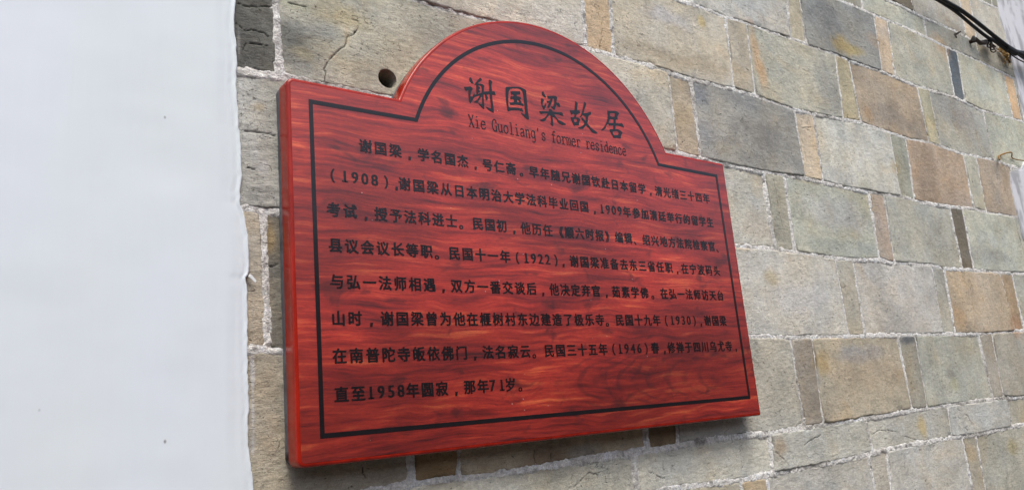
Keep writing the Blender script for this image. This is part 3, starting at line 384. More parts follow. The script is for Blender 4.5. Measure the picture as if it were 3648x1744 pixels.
# sRGB tone of every stone in view, left to right, per course
TONES = {
 'V': [(150,146,134)]*4, 'W': [(148,144,128), (132,130,114), (128,126,112)],
 'X': [(150,146,134), (150,140,120), (118,108,92), (160,155,145), (186,167,142), (172,168,158)],
 'Y': [(150,148,138), (136,133,120), (162,162,148), (150,148,137), (142,138,126)],
 'Z': [(165,162,150), (150,145,130), (168,167,162), (156,149,132), (128,129,126), (184,164,140), (160,158,144), (90,97,103), (168,168,153), (190,156,118), (150,148,142)],
 'A': [(170,164,152), (160,150,132), (178,172,160), (174,149,118), (169,163,150), (170,160,142), (160,157,142), (168,158,130), (148,133,115), (166,161,136), (148,147,137), (165,166,150)],
 'B': [(96,94,88), (82,81,76), (146,143,129), (160,150,132), (172,168,156), (159,145,124), (132,131,127), (184,167,144), (172,172,165), (140,140,126), (156,136,117), (158,156,141), (150,134,116), (168,168,166)],
 'C': [(150,146,138), (148,146,138), (160,150,130), (160,156,146), (150,140,124), (172,169,159), (149,147,134), (161,163,151), (152,136,122), (162,160,148), (106,99,86), (161,163,151), (158,156,142)],
 'D': [(150,142,128), (156,146,130), (116,111,100), (150,146,136), (160,150,132), (165,160,150), (158,150,134), (176,173,165), (158,152,138), (172,168,161), (158,156,146), (162,146,125), (144,124,100), (152,150,138)],
 'E': [(150,144,130), (150,141,124), (128,110,84), (152,138,114), (122,107,85), (157,153,142), (142,132,119), (158,147,127), (140,134,119), (158,157,144), (145,138,126), (149,143,130)],
 'F': [(160,152,136), (164,160,146), (172,170,158), (168,167,158), (161,159,149), (162,160,151), (168,166,158), (150,145,131)],
 'G': [(158,152,138), (160,154,140), (160,150,132), (158,152,136), (168,149,121), (161,158,150), (160,155,145), (169,167,160), (148,140,123), (160,158,146)],
}
OFFS = {('B', 0): -0.0015, ('B', 1): -0.0015}

wall = thing('stone_wall', 'weathered grey and tan stone block wall with crumbling white mortar joints behind the red board', 'stone wall', W(1.2, -EYE, D))
XMAX = 3.34
def gapnoise(u, v, amp=0.0009):
    return amp * fbm(u * 55, v * 55, 3) + amp * 1.3 * fbm(u * 14 + 9, v * 14, 2)

def paint(u, v, col):
    for bu, bv, rx, ry, c, s in BLOBS:
        # radii were measured in picture pixels; turn them into wall metres by the distance from the camera
        dist = math.hypot(bu + 0.48, 1.12)
        sc = dist / 2.807
        ru = rx * sc / max(0.30, 1.1 / dist); rv = ry * sc
        if abs(bu - u.mean()) > 0.6: continue
        q = np.sqrt(((u - bu) / ru) ** 2 + ((v - bv) / rv) ** 2) + 0.45 * fbm(u * 30 + bu * 9, v * 30, 3)
        f = (0.85 * s * (1 - sm(0.35, 1.35, q)))[:, None]
        col[:] = col * (1 - f) + np.array(lin(tuple(0.8 * x_ + 0.2 * sum(c) / 3 for x_ in c))) * 1.2 * f
def crack_field(u, v):
    dep = np.zeros_like(u)
    for wd, pts in CRACKS:
        p = np.array(pts)
        if p[:, 0].min() - 0.05 > u.max() or p[:, 0].max() + 0.05 < u.min() or p[:, 1].min() - 0.05 > v.max() or p[:, 1].max() + 0.05 < v.min(): continue
        best = np.full(u.shape, 9.0)
        uu = u + 0.0014 * fbm(u * 160, v * 160, 2) + 0.0035 * fbm(u * 45, v * 45, 2); vv = v + 0.0014 * fbm(u * 160 + 50, v * 160, 2) + 0.0035 * fbm(u * 45 + 9, v * 45, 2)
        for a, b in zip(p[:-1], p[1:]):
            d = b - a; L2 = d @ d + 1e-12
            t = np.clip(((uu - a[0]) * d[0] + (vv - a[1]) * d[1]) / L2, 0, 1)
            best = np.minimum(best, np.hypot(uu - a[0] - t * d[0], vv - a[1] - t * d[1]))
        dep = np.maximum(dep, (1 - sm(0.0002, wd * 0.0007, best)) * sm(-0.75, 0.1, fbm(u * 50 + 3, v * 50, 2)))
    return dep

def stone(row, idx, uTL, uBL, uTR, uBR, gl, gr, tone):
    top, bot = ROWS[row]
    near = max(uTR, uBR) < 0.75
    g = 0.0018 if near else 0.0030
    bb = (min(uTL, uBL), max(uTR, uBR), float(cv(bot, uTL)), float(cv(top, uTL)))
    if any(bb[0] < q[0] < bb[1] and bb[2] < q[1] < bb[3] for _, pts_ in CRACKS for q in pts_): g = min(g, 0.0020)
    wdt = max(uTR - uTL, uBR - uBL)
    um = (uTL + uTR) / 2
    hgt = float(cv(top, um) - cv(bot, um))
    nu = max(8, int(wdt / g)); nv = max(8, int(hgt / g))
    e = np.concatenate([[0, 0.0012, 0.003], np.linspace(0.006, 1 - 0.006, nu - 6), [1 - 0.003, 1 - 0.0012, 1]])
    S, T = np.meshgrid(np.linspace(0, 1, nu), np.linspace(0, 1, nv))
    S = S.ravel(); T = T.ravel()
    l = uBL + (uTL - uBL) * T; r = uBR + (uTR - uBR) * T
    u = l + (r - l) * S
    vb = cv(bot, u); vt = cv(top, u)
    v = vb + (vt - vb) * T
    # ragged insets towards the joints, rounder at the corners
    cr = lambda a, b: 0.007 * np.exp(-a / 0.010) + 0.007 * np.exp(-b / 0.010)
    H = vt - vb; Wd = r - l
    gt = GT.get((row, 't'), 0.0030) - 0.0008; gb = GT.get((row, 'b'), 0.0030) - 0.0008
    cl = (0.5 + vnoise(u * 0 + idx * 3.1, v * 0 + ord(row)))
    gn = gapnoise(u, v)
    iL = gl + gn + cr(T * H, (1 - T) * H) * cl * 0.5
    iR = gr + gapnoise(u + 7, v) + cr(T * H, (1 - T) * H) * cl * 0.5
    iB = gb + gapnoise(u, v + 7) + 0.003 * sm(0.6, 0.9, vnoise(u * 9, v * 9)) + cr(S * Wd, (1 - S) * Wd) * cl * 0.3
    iT = gt + gapnoise(u + 3, v + 3) + cr(S * Wd, (1 - S) * Wd) * cl * 0.3
    u2 = u + iL * (1 - S) ** 3 - iR * S ** 3
    v2 = v + iB * (1 - T) ** 3 - iT * T ** 3
    ed = np.minimum(np.minimum(S * Wd, (1 - S) * Wd), np.minimum(T * H, (1 - T) * H))
    rnd = random.Random(row + str(idx))
    base = OFFS.get((row, idx), rnd.uniform(-0.0015, 0.0015))
    tu, tv = rnd.uniform(-0.006, 0.006), rnd.uniform(-0.006, 0.006)
    n = D + base + tu * (S - 0.5) * Wd * 2 + tv * (T - 0.5) * H * 2
    n = n + 0.0014 * fbm(u * 11 + idx, v * 11, 4) + 0.0006 * fbm(u * 60, v * 150 + idx, 3)
    n = n - 0.0030 * (1 - sm(0.0, 0.0028, ed + 0.0015 * fbm(u * 90, v * 90, 2)))
    # chips out of the arrises
    n = n - 0.003 * sm(0.35, 0.7, fbm(u * 26 + 3, v * 26 + idx, 3)) * (1 - sm(0.0, 0.02, ed))
    cf = crack_field(u2, v2)
    n = n - 0.0028 * cf
    # colour
    c0 = np.array(lin(tuple(0.80 * a_ + 0.20 * b_ for a_, b_ in zip(tone, (170, 166, 154))) if sum(tone) > 330 else tone)) * np.array([1.465, 1.475, 1.45])
    col = np.tile(c0, (len(u), 1))
    low = fbm(u * 5 + idx * 7, v * 7 + ord(row), 4)
    warm = fbm(u * 9 + idx * 3 + 40, v * 9, 4)
    col *= (1 + 0.20 * low)[:, None]
    col *= 1 + np.outer(warm, np.array([0.07, 0.0, -0.11]))
    gr_ = sm(0.15, 0.55, fbm(u * 16 + idx * 11, v * 22 + 3, 4))[:, None] * 0.20
    grey = np.array(lin((128, 128, 122)))
    col = col * (1 - gr_) + (0.45 * col + 0.55 * grey) * gr_
    paint(u2, v2, col)
    # grime gathered along the arrises in patches, lime smears in others
    # damp grey run-off that crosses several stones
    run = sm(0.1, 0.6, fbm(u * 6 + 60, v * 1.6 + 2, 4)) * 0.16 + sm(0.2, 0.6, fbm(u * 3 + 20, v * 3, 4)) * 0.12
    col *= (1 - run)[:, None]
    dk = (1 - sm(0.0, 0.010, ed)) * sm(-0.1, 0.5, fbm(u * 20, v * 20 + 90, 3)) * 0.55
    col *= (1 - dk)[:, None]
    lm = (1 - sm(0.0, 0.012, ed + 0.004 * fbm(u * 70, v * 70, 2))) * sm(0.15, 0.6, fbm(u * 17 + 33, v * 17, 3)) * 0.55
    col = col * (1 - lm[:, None]) + np.array(lin((190, 188, 180))) * lm[:, None]
    if row == 'B':                                   # dark lichen at the damp left end of this course
        pass
    col *= (1 - 0.75 * cf)[:, None]
    V = np.stack([u2, -n, v2 + EYE], 1)
    F = grid_faces(nu, nv)
    # skirt
    ring = np.concatenate([np.arange(nu), np.arange(1, nv) * nu + nu - 1, (nv - 1) * nu + np.arange(nu - 2, -1, -1), np.arange(nv - 2, 0, -1) * nu])
    b = len(V); sk = V[ring].copy(); sk[:, 1] = -(D - 0.04)
    k = len(ring); i = np.arange(k); j = (i + 1) % k
    F2 = np.stack([ring[i], b + i, b + j, ring[j]], 1)
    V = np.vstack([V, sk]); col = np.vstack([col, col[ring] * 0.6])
    hole = row == 'B' and u2.min() < HOLE[0] < u2.max()
    if hole:
        d = holed(V[:, 0], V[:, 2] - EYE)
        ang = np.arctan2(V[:, 2] - EYE - HOLE[1], V[:, 0] - HOLE[0])
        inn = d < HR
        # push inner-ring points onto the drilled edge
        near_ = (d < HR + 0.0022) & (V[:, 1] < 0.08)
        V[near_, 0] = HOLE[0] + np.cos(ang[near_]) * HR; V[near_, 2] = HOLE[1] + EYE + np.sin(ang[near_]) * HR
        V[near_, 1] += 0.0008
        keep = ~np.all(d[F] < HR + 0.0022, axis=1)
        F = F[keep]
    faces = F.tolist() + F2.tolist()
    o = mesh_obj('stone', V, faces, M_STONE, wall, True, np.clip(col, 0.005, 0.9))
    return o

GT = {('B', 't'): 0.0025, ('E', 'b'): 0.0034, ('F', 't'): 0.0030, ('D', 'b'): 0.0032, ('C', 'b'): 0.0034, ('F', 'b'): 0.0034, ('B', 'b'): 0.003, ('D', 't'): 0.003}
segs = []
for row in 'VWXYZABCDEFG':
    top, bot = ROWS[row]
    js = JOINTS[row]
    lo = {'V': 2.3, 'W': 2.3, 'X': 1.45, 'Y': 1.1, 'Z': 0.55, 'A': -0.32}.get(row, -0.34)
    ends = [[lo, 0, lo, 0]] + js + [[XMAX, 0, XMAX, 0]]
    rj = random.Random(row)
    gaps = [0.003] + [rj.uniform(0.0011, 0.0026) for _ in js] + [0.003]
    for i, j in enumerate(js):
        if row == 'B' and abs(j[0] + 0.03) < 0.02: gaps[i + 1] = 0.0036
        if row == 'D' and abs(j[0] + 0.058) < 0.02: gaps[i + 1] = 0.0026
        if row == 'C' and abs(j[0] - 1.3524) < 0.01: gaps[i + 1] = 0.0065
        segs.append((j[0], j[1], j[2], j[3]))
    for i in range(len(ends) - 1):
        a, b = ends[i], ends[i + 1]
        if b[0] - a[0] < 0.02: continue
        tl = TONES[row]; tone = tl[min(i, len(tl) - 1)]
        stone(row, i, a[0], a[2], b[0], b[2], gaps[i], gaps[i + 1], tone)

# mortar: crumbly lime pressed into the joints (one rough sheet along all joint lines)
g = 0.0022
us = np.arange(-0.34, 3.34, g); vs = np.arange(-0.40, 1.90, g)
nU, nV = len(us), len(vs)
U, V_ = np.meshgrid(us, vs)
near = np.zeros(U.shape, bool); dist = np.full(U.shape, 0.05)
for name, c in COURSES.items():
    lo_u = {'X': 1.4, 'Y': 1.1, 'Z': 0.5, 'W': 2.3, 'V': 2.3, 'A': 0.5}.get(name, -0.4)
    dv_ = np.abs(V_ - cv(name, us)[None, :]); near |= (dv_ < 0.014) & (U > lo_u)
    dist = np.where(U > lo_u, np.minimum(dist, dv_), dist)
for a, b, c, d in segs:
    i0 = np.searchsorted(us, min(a, c) - 0.02); i1 = np.searchsorted(us, max(a, c) + 0.02)
    j0 = np.searchsorted(vs, min(b, d) - 0.005); j1 = np.searchsorted(vs, max(b, d) + 0.005)
    uu = U[j0:j1, i0:i1]; vv = V_[j0:j1, i0:i1]
    x = c + (a - c) * (vv - d) / (b - d)
    near[j0:j1, i0:i1] |= np.abs(uu - x) < 0.013
    dist[j0:j1, i0:i1] = np.minimum(dist[j0:j1, i0:i1], np.abs(uu - x))
near[np.hypot(U - HOLE[0], V_ - HOLE[1]) < HR * 1.5] = False
cell = near[:-1, :-1] | near[1:, 1:]
jj, ii = np.nonzero(cell)
a = jj * nU + ii
F = np.stack([a, a + 1, a + nU + 1, a + nU], 1)
used, inv = np.unique(F.ravel(), return_inverse=True)
F = inv.reshape(F.shape)
u = U.ravel()[used]; v = V_.ravel()[used]
crumb = fbm(u * 130, v * 130, 3)
n = D - 0.0002 + 0.0019 * crumb + 0.0016 * fbm(u * 35, v * 35, 3) - 0.004 * sm(0.45, 0.75, fbm(u * 40 + 70, v * 40, 3))
dj = dist.ravel()[used]
n = n - 0.55 * np.maximum(0, dj - 0.0045 - 0.002 * fbm(u * 30 + 11, v * 30, 3))
ju = u + 0.0006 * fbm(u * 200, v * 200, 2); jv = v + 0.0006 * fbm(u * 200 + 30, v * 200, 2)
col = np.tile(np.array(lin((236, 233, 226))), (len(u), 1))
col *= (1 + 0.22 * fbm(u * 90, v * 90, 3))[:, None]
dirt = sm(0.05, 0.5, fbm(u * 7 + 5, v * 7, 4))[:, None] * 0.42
col = col * (1 - dirt) + np.array(lin((128, 120, 102))) * dirt
dd = sm(0.25, 0.6, fbm(u * 55 + 20, v * 55, 3))[:, None] * 0.5
col = col * (1 - dd) + np.array(lin((92, 88, 80))) * dd
mo = mesh_obj('mortar', np.stack([ju, -n, jv + EYE], 1), F.tolist(), M_MORTAR, wall, True, np.clip(col, 0.01, 0.85))
mo['kind'] = 'stuff'

# solid body of the wall behind the facing
def box(x0, x1, y0, y1, z0, z1):
    v = [(x, y, z) for z in (z0, z1) for y in (y0, y1) for x in (x0, x1)]
    f = [(0, 1, 3, 2), (4, 6, 7, 5), (0, 4, 5, 1), (2, 3, 7, 6), (0, 2, 6, 4), (1, 5, 7, 3)]
    return v, f
v, f = box(-3.0, 5.0, 0.13, 0.5, 0.0, 3.5)
mesh_obj('wall_core', v, f, M_CORE, wall, False)
# old drilled hole in the cracked stone
k = 40
an = np.linspace(0, 2 * np.pi, k, endpoint=False)
V = []; F = []; cc = []
for dep, rr, sh in ((0.0008, HR + 0.0008, 0.9), (0.006, HR * 0.97, 0.75), (0.025, HR * 0.95, 0.6), (0.05, HR * 0.93, 0.5), (0.079, HR * 0.9, 0.4)):
    w_ = 1 + 0.05 * fbm(np.cos(an) * 3 + dep * 40, np.sin(an) * 3, 3)
    for q in range(k):
        V.append((HOLE[0] + math.cos(an[q]) * rr * w_[q], -D + dep - 0.001, HOLE[1] + EYE + math.sin(an[q]) * rr * w_[q]))
        cc.append(np.array(lin((150, 145, 132))) * 0.9)
for r_ in range(4):
    for q in range(k):
        F.append((r_ * k + q, r_ * k + (q + 1) % k, (r_ + 1) * k + (q + 1) % k, (r_ + 1) * k + q))
F.append(tuple(4 * k + q for q in range(k)))
mesh_obj('drilled_hole', V, F, M_STONE, wall, True, np.array(cc))

# ---------------------------------------------------------------- painted plaster left and right
def plaster(name, label, edge, far, side, thick, mat, tone, group=None):
    e = np.array(edge); o_ = np.argsort(e[:, 1]); e = e[o_]
    v0, v1 = (-0.65, 1.5) if side < 0 else (-0.65, 1.95)
    g = 0.0035
    vs = np.arange(v0, v1, g)
    nv = len(vs)
    eu = np.interp(vs, e[:, 1], e[:, 0])
    eu = eu + 0.0014 * fbm(vs * 60, vs * 0, 3) + 0.0007 * fbm(vs * 240, vs * 0 + 4, 2)
    # distance in from the edge, finer near the lip
    d = np.concatenate([[0, 0.0007, 0.0016, 0.003, 0.005, 0.0075, 0.0105, 0.014, 0.018, 0.023, 0.029, 0.036, 0.045], np.geomspace(0.06, far, 26)])
    nd = len(d)
    Dm, Vm = np.meshgrid(d, vs)
    Um = eu[:, None] - (-side) * Dm * (1)
    if side > 0: Um = eu[:, None] + Dm
    n = D + thick * (0.25 + 0.75 * sm(0, 0.0035, Dm))
    # rolled lips of older coats
    r1 = 0.010 + 0.004 * fbm(Vm * 9, Vm * 0, 3); r2 = 0.024 + 0.009 * fbm(Vm * 5 + 8, Vm * 0, 3)
    n = n + LIP[side] * 0.0016 * np.exp(-((Dm - 0.003) / 0.003) ** 2) * (0.5 + 0.8 * vnoise(Vm * 35, Vm * 0))
    n = n + LIP[side] * 0.0011 * sm(-0.002, 0.002, Dm - r1) + LIP[side] * 0.0008 * sm(-0.003, 0.003, Dm - r2)
    n = n + 0.0018 * fbm(Um * 5, Vm * 5, 4) * sm(0.0, 0.1, Dm)
    n[:, 0] = D - 0.006
    col = np.tile(np.array(lin(tone)), (nv * nd, 1))
    if side > 0:
        st = fbm(Um * 40, Vm * 9, 4)
        k_ = (sm(0.0, 0.45, st + 0.35 * np.exp(-Dm / 0.05)) * 0.55).ravel()[:, None]
        col = col * (1 - k_) + np.array(lin((112, 112, 112))) * k_
    else:
        k_ = ((1 - sm(0, 0.0025, Dm)) * sm(0.1, 0.5, fbm(Vm * 30, Vm * 0 + 2, 3)) * 0.5).ravel()[:, None]
        col = col * (1 - k_) + np.array(lin((150, 148, 142))) * k_
    V = np.stack([Um.ravel(), -n.ravel(), Vm.ravel() + EYE], 1)
    F = grid_faces(nd, nv)
    if side < 0: F = F[:, ::-1]
    o = mesh_obj(name, V, F.tolist(), mat, None, True, col, loc=W(float(eu.mean()), -0.65, D))
    o['label'] = label; o['category'] = 'plaster wall'
    if group: o['group'] = group
    return o
LIP = {-1: 1.5, 1: 0.8}
pl = plaster('plaster_wall', 'smooth white painted plaster wall filling the left side, with a ragged lip against the stones', PEDGE, 1.7, -1, 0.006, M_PLASTER, (227, 233, 236))
pr = plaster('plaster_wall', 'rough grey-stained whitewashed plaster wall at the far right end of the stones', PREDGE, 1.5, 1, 0.004, M_LIMEWASH, (214, 214, 216))
# curled flake of paint on the left lip
fl = [(-0.0905, 0.2315), (-0.0935, 0.2385), (-0.0885, 0.2375), (-0.0820, 0.2300), (-0.0755, 0.2240), (-0.0775, 0.2215), (-0.0845, 0.2245)]
fl = FLAKE
V = []
for k_, (a, b) in enumerate(fl):
    lift = 0.004 + 0.006 * max(0, (a - fl[0][0])) / 0.015
    V.append(W(a, b, D + 0.003 + lift))
for k_, (a, b) in enumerate(fl):
    lift = 0.004 + 0.006 * max(0, (a - fl[0][0])) / 0.015
    V.append(W(a, b, D + 0.0018 + lift))
K = len(fl)
F = [tuple(range(K)), tuple(range(2 * K - 1, K - 1, -1))] + [(i, (i + 1) % K, K + (i + 1) % K, K + i) for i in range(K)]
fo = mesh_obj('paint_flake', np.array(V), F, M_PLASTER, pl, False, np.tile(np.array(lin((226, 226, 224))), (2 * K, 1)))

# ---------------------------------------------------------------- the board
SB = W(0.4977, -0.0373, D)                   # foot of the board on the wall
board = thing('commemorative_board', 'large red wood-grain information board with an arched top and black Chinese text', 'information board', SB)
UL, UR, VB, VT = -0.0345, 1.0302, -0.0375, 0.5421
CX, CY, R2 = 0.4960, 0.3954, 0.3653
def outline(off, rc=0.012):
    """board outline, anticlockwise, moved inwards by off; corners rounded by rc"""
    l, r, b, t, rr = UL + off, UR - off, VB + off, VT - off, R2 - off
    P = []
    def edge(p, q, n_):
        for i in range(n_): P.append((p[0] + (q[0] - p[0]) * i / n_, p[1] + (q[1] - p[1]) * i / n_))
    def arc(cx, cy, ra, a0, a1, n_):
        for i in range(n_ + 1):
            a = a0 + (a1 - a0) * i / n_
            P.append((cx + ra * math.cos(a), cy + ra * math.sin(a)))
    q = max(rc - off, 0.002); q2 = max(0.003, 0.004 - off)
    arc(l + q, b + q, q, math.pi, 1.5 * math.pi, 8)
    edge((l + q + .001, b), (r - q2 - .001, b), 260)
    arc(r - q2, b + q2, q2, 1.5 * math.pi, 2 * math.pi, 5)
    edge((r, b + q2 + .001), (r, t - q2 - .001), 50)
    arc(r - q2, t - q2, q2, 0, 0.5 * math.pi, 5)
    a0 = math.asin((t - CY) / rr)
    xr = CX + rr * math.cos(a0); xl = CX - rr * math.cos(a0)
    edge((r - q2 - .001, t), (xr + 0.002, t), 14)
    arc(CX, CY, rr, a0, math.pi - a0, 120)
    edge((xl - 0.002, t), (l + q + .001, t), 14)
    arc(l + q, t - q, q, 0.5 * math.pi, math.pi, 8)
    edge((l, t - q - .001), (l, b + q + .001), 50)
    return np.array(P)
def loft(name, levels, mat, parent, cap_front=True, smooth=True, cap_back=False):
    rings = []
    for off, n_, wob in levels:
        p = outline(off)
        if wob:
            c = np.array([0.5, 0.3]); dv = p - c; L = np.linalg.norm(dv, axis=1)[:, None]
            p = p + dv / L * (wob * fbm(p[:, 0] * 12, p[:, 1] * 12, 2))[:, None]
        rings.append(np.column_stack([p[:, 0], np.full(len(p), -n_), p[:, 1] + EYE]))
    nr = len(rings)
    rings.append(rings[-1].copy()); rings.append(rings[0].copy())      # caps get vertices of their own
    k = len(rings[0]); V = np.vstack(rings); F = []
    for i in range(nr - 1):
        for q in range(k):
            F.append((i * k + q, i * k + (q + 1) % k, (i + 1) * k + (q + 1) % k, (i + 1) * k + q))
    def cap(i, flip):
        base = i * k
        tris = tessellate_polygon([[Vector((p[0], p[2], 0)) for p in rings[i]]])
        for t in tris:
            a, b, c = [rings[i][q] for q in t]
            ccw = (b[0] - a[0]) * (c[2] - a[2]) - (b[2] - a[2]) * (c[0] - a[0]) > 0
            t = t if ccw else t[::-1]
            F.append(tuple(base + q for q in (t if not flip else t[::-1])))
    if cap_front: cap(nr, False)
    if cap_back: cap(nr + 1, True)
    o = mesh_obj(name, V, F, mat, parent, smooth)
    if smooth:
        o.data.polygons.foreach_set('use_smooth', [len(p.vertices) == 4 for p in o.data.polygons])
    return o
loft('panel_edge', [(0.0, -0.0300, 0), (0.0, -0.026, 0.0003), (0.0, -0.010, 0.0003), (0.0, -0.0036, 0.0003), (0.0006, -0.0015, 0.0003), (0.0020, -0.0003, 0.0003), (0.0045, 0.0, 0)], M_RESIN, board, True, True, True)
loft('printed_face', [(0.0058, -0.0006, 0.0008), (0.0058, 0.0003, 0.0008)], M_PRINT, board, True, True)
# grey backing, set in on the right and below
bk = outline(0.0)
def backing():
    p = outline(0.0015)
    p[:, 0] = np.where(p[:, 0] > 1.0, p[:, 0] - 0.024, p[:, 0])
    p[:, 1] = np.where(p[:, 1] < VB + 0.01, p[:, 1] + 0.003, p[:, 1])
    k = len(p); V = []; F = []
    for n_, w_ in ((D - 0.006, 0.0), (D + 0.004, 0.0012), (-0.0335, 0.001), (-0.0300, 0.0)):
        pp = p + w_ * np.column_stack([fbm(p[:, 1] * 25 + n_ * 300, p[:, 0] * 25, 3), fbm(p[:, 0] * 25, p[:, 1] * 25 + 9, 3) * 0.5])
        V += [(a, -n_, b + EYE) for a, b in pp]
    for i in range(3):
        for q in range(k): F.append((i * k + q, i * k + (q + 1) % k, (i + 1) * k + (q + 1) % k, (i + 1) * k + q))
    return mesh_obj('backing_board', np.array(V), F, M_BACK, board, True)
backing()

# black frame line
LW = 0.0068
def frame_line():
    def path(off):
        l, r, b, t = 0.0 + off, 1.0 - off, 0.0 + off, 0.5107 - off + 0.0005
        rr = 0.3284 - off; cy = 0.3927; cx = 0.4960
        t2 = 0.5130 - off
        a0 = math.asin((t2 - cy) / rr)
        P = [(l, b), (r, b), (r, t)]
        P += [(cx + rr * math.cos(a0 + (math.pi - 2 * a0) * i / 110), cy + rr * math.sin(a0 + (math.pi - 2 * a0) * i / 110)) for i in range(111)]
        P += [(l, t)]
        return P
    A, B = path(0), path(LW); k = len(A)
    V = []
    for n_ in (0.0002, 0.0007):
        V += [W(a, b, n_) for a, b in A] + [W(a, b, n_) for a, b in B]
    F = []
    for i in range(k):
        j = (i + 1) % k
        F += [(2 * k + i, 2 * k + j, 3 * k + j, 3 * k + i), (i, j, 2 * k + j, 2 * k + i), (3 * k + i, 3 * k + j, k + j, k + i)]
    return mesh_obj('border_line', np.array(V), F, M_INK, board, False)
frame_line()

NL = 0.00075
def flat_polys(name, polys, parent, n_=NL):
    V = []; F = []
    for pi_, loops in enumerate(polys):
        vl = [[Vector((p[0], p[1], 0)) for p in lp] for lp in loops]
        flatp = [p for lp in loops for p in lp]; b = len(V)
        V += [W(p[0], p[1], n_ + pi_ * 3e-5) for p in flatp]
        for t in tessellate_polygon(vl):
            a, b_, c = [flatp[q] for q in t]
            if (b_[0] - a[0]) * (c[1] - a[1]) - (b_[1] - a[1]) * (c[0] - a[0]) < 0: t = t[::-1]
            F.append(tuple(b + q for q in t))
    return mesh_obj(name, np.array(V), F, M_INK, parent, False)
for polys in TITLE:
    flat_polys('title_character', polys, board)

# the English line in a thin typewriter serif, as ribbons
G = {  # x 0..1 in the cell, y 0..1 = cap height, x-height 0.66; (width, points)
 'X': [(.13, [(.08, 1), (.82, 0)]), (.08, [(.82, 1), (.12, 0)]), (.06, [(-.02, 1), (.26, 1)]), (.06, [(.64, 1), (.92, 1)]), (.07, [(-.02, 0), (.28, 0)]), (.07, [(.62, 0), (.96, 0)])],
 'i': [(.15, [(.44, .88), (.44, .97)]), (.12, [(.48, .64), (.48, 0)]), (.07, [(.20, .63), (.48, .64)]), (.07, [(.14, 0), (.82, 0)])],
 'e': [(.10, [(.14, .36), (.84, .38), (.80, .54), (.66, .64), (.48, .67), (.28, .61), (.14, .45), (.10, .30), (.16, .13), (.34, .01), (.56, -.01), (.76, .06), (.84, .16)])],
 'G': [(.11, [(.78, .70), (.74, .90), (.58, 1), (.42, 1), (.22, .88), (.10, .62), (.10, .36), (.20, .12), (.40, 0), (.58, .01), (.74, .12)]), (.11, [(.78, .44), (.78, -.02)]), (.07, [(.50, .44), (.92, .44)]), (.06, [(.80, .98), (.78, .72)])],
 'u': [(.11, [(.16, .65), (.18, .18), (.30, .02), (.46, .0), (.66, .12)]), (.12, [(.72, .65), (.72, .02), (.92, .02)]), (.06, [(.02, .65), (.2, .65)]), (.06, [(.55, .65), (.74, .65)])],
 'o': [(.11, [(.48, .67), (.26, .60), (.12, .42), (.11, .26), (.22, .07), (.46, -.01), (.70, .06), (.84, .25), (.83, .42), (.70, .60), (.48, .67)])],
 'l': [(.12, [(.48, 1), (.48, 0)]), (.07, [(.20, .98), (.48, 1)]), (.07, [(.14, 0), (.82, 0)])],
 'a': [(.10, [(.16, .52), (.24, .64), (.46, .67), (.66, .60), (.72, .46), (.72, .10), (.90, .02)]), (.10, [(.72, .40), (.36, .33), (.14, .22), (.13, .10), (.26, 0), (.46, 0), (.72, .14)])],
 'n': [(.11, [(.20, .65), (.20, 0)]), (.10, [(.20, .50), (.40, .64), (.58, .67), (.72, .56), (.74, .42), (.74, 0)]), (.06, [(.02, .65), (.2, .65)]), (.07, [(.04, 0), (.38, 0)]), (.07, [(.58, 0), (.92, 0)])],
 'g': [(.10, [(.80, .55), (.62, .66), (.40, .66), (.20, .56), (.12, .36), (.20, .14), (.42, .03), (.64, .08), (.78, .22)]), (.11, [(.80, .64), (.80, -.18), (.66, -.32), (.42, -.34), (.22, -.26)])],
 "'": [(.11, [(.48, 1.02), (.44, .72)])],
 's': [(.10, [(.76, .46), (.74, .60), (.54, .67), (.32, .64), (.18, .50), (.28, .37), (.60, .29), (.78, .17), (.70, .04), (.46, -.01), (.24, .05), (.16, .20)])],
 'f': [(.11, [(.84, .90), (.70, 1), (.50, .96), (.42, .80), (.42, 0)]), (.07, [(.10, .65), (.76, .65)]), (.07, [(.14, 0), (.74, 0)])],
 'r': [(.12, [(.32, .65), (.32, 0)]), (.10, [(.32, .44), (.46, .60), (.66, .67), (.84, .60), (.86, .50)]), (.07, [(.08, .65), (.32, .65)]), (.07, [(.08, 0), (.62, 0)])],
 'm': [(.10, [(.12, .65), (.12, 0)]), (.10, [(.48, .58), (.48, 0)]), (.10, [(.84, .56), (.84, 0)]), (.08, [(.02, .65), (.40, .66), (.48, .58), (.72, .66), (.84, .56)]), (.06, [(0, 0), (.26, 0)]), (.06, [(.36, 0), (.62, 0)]), (.06, [(.72, 0), (.98, 0)])],
 'd': [(.10, [(.74, .52), (.56, .66), (.36, .66), (.18, .52), (.10, .32), (.18, .10), (.38, -.01), (.58, .03), (.74, .18)]), (.12, [(.74, 1), (.74, .03), (.94, .02)]), (.06, [(.54, .99), (.74, 1)])],
 'c': [(.11, [(.80, .48), (.70, .62), (.48, .67), (.26, .60), (.12, .40), (.14, .18), (.32, .02), (.54, -.01), (.74, .06), (.84, .18)])],
}
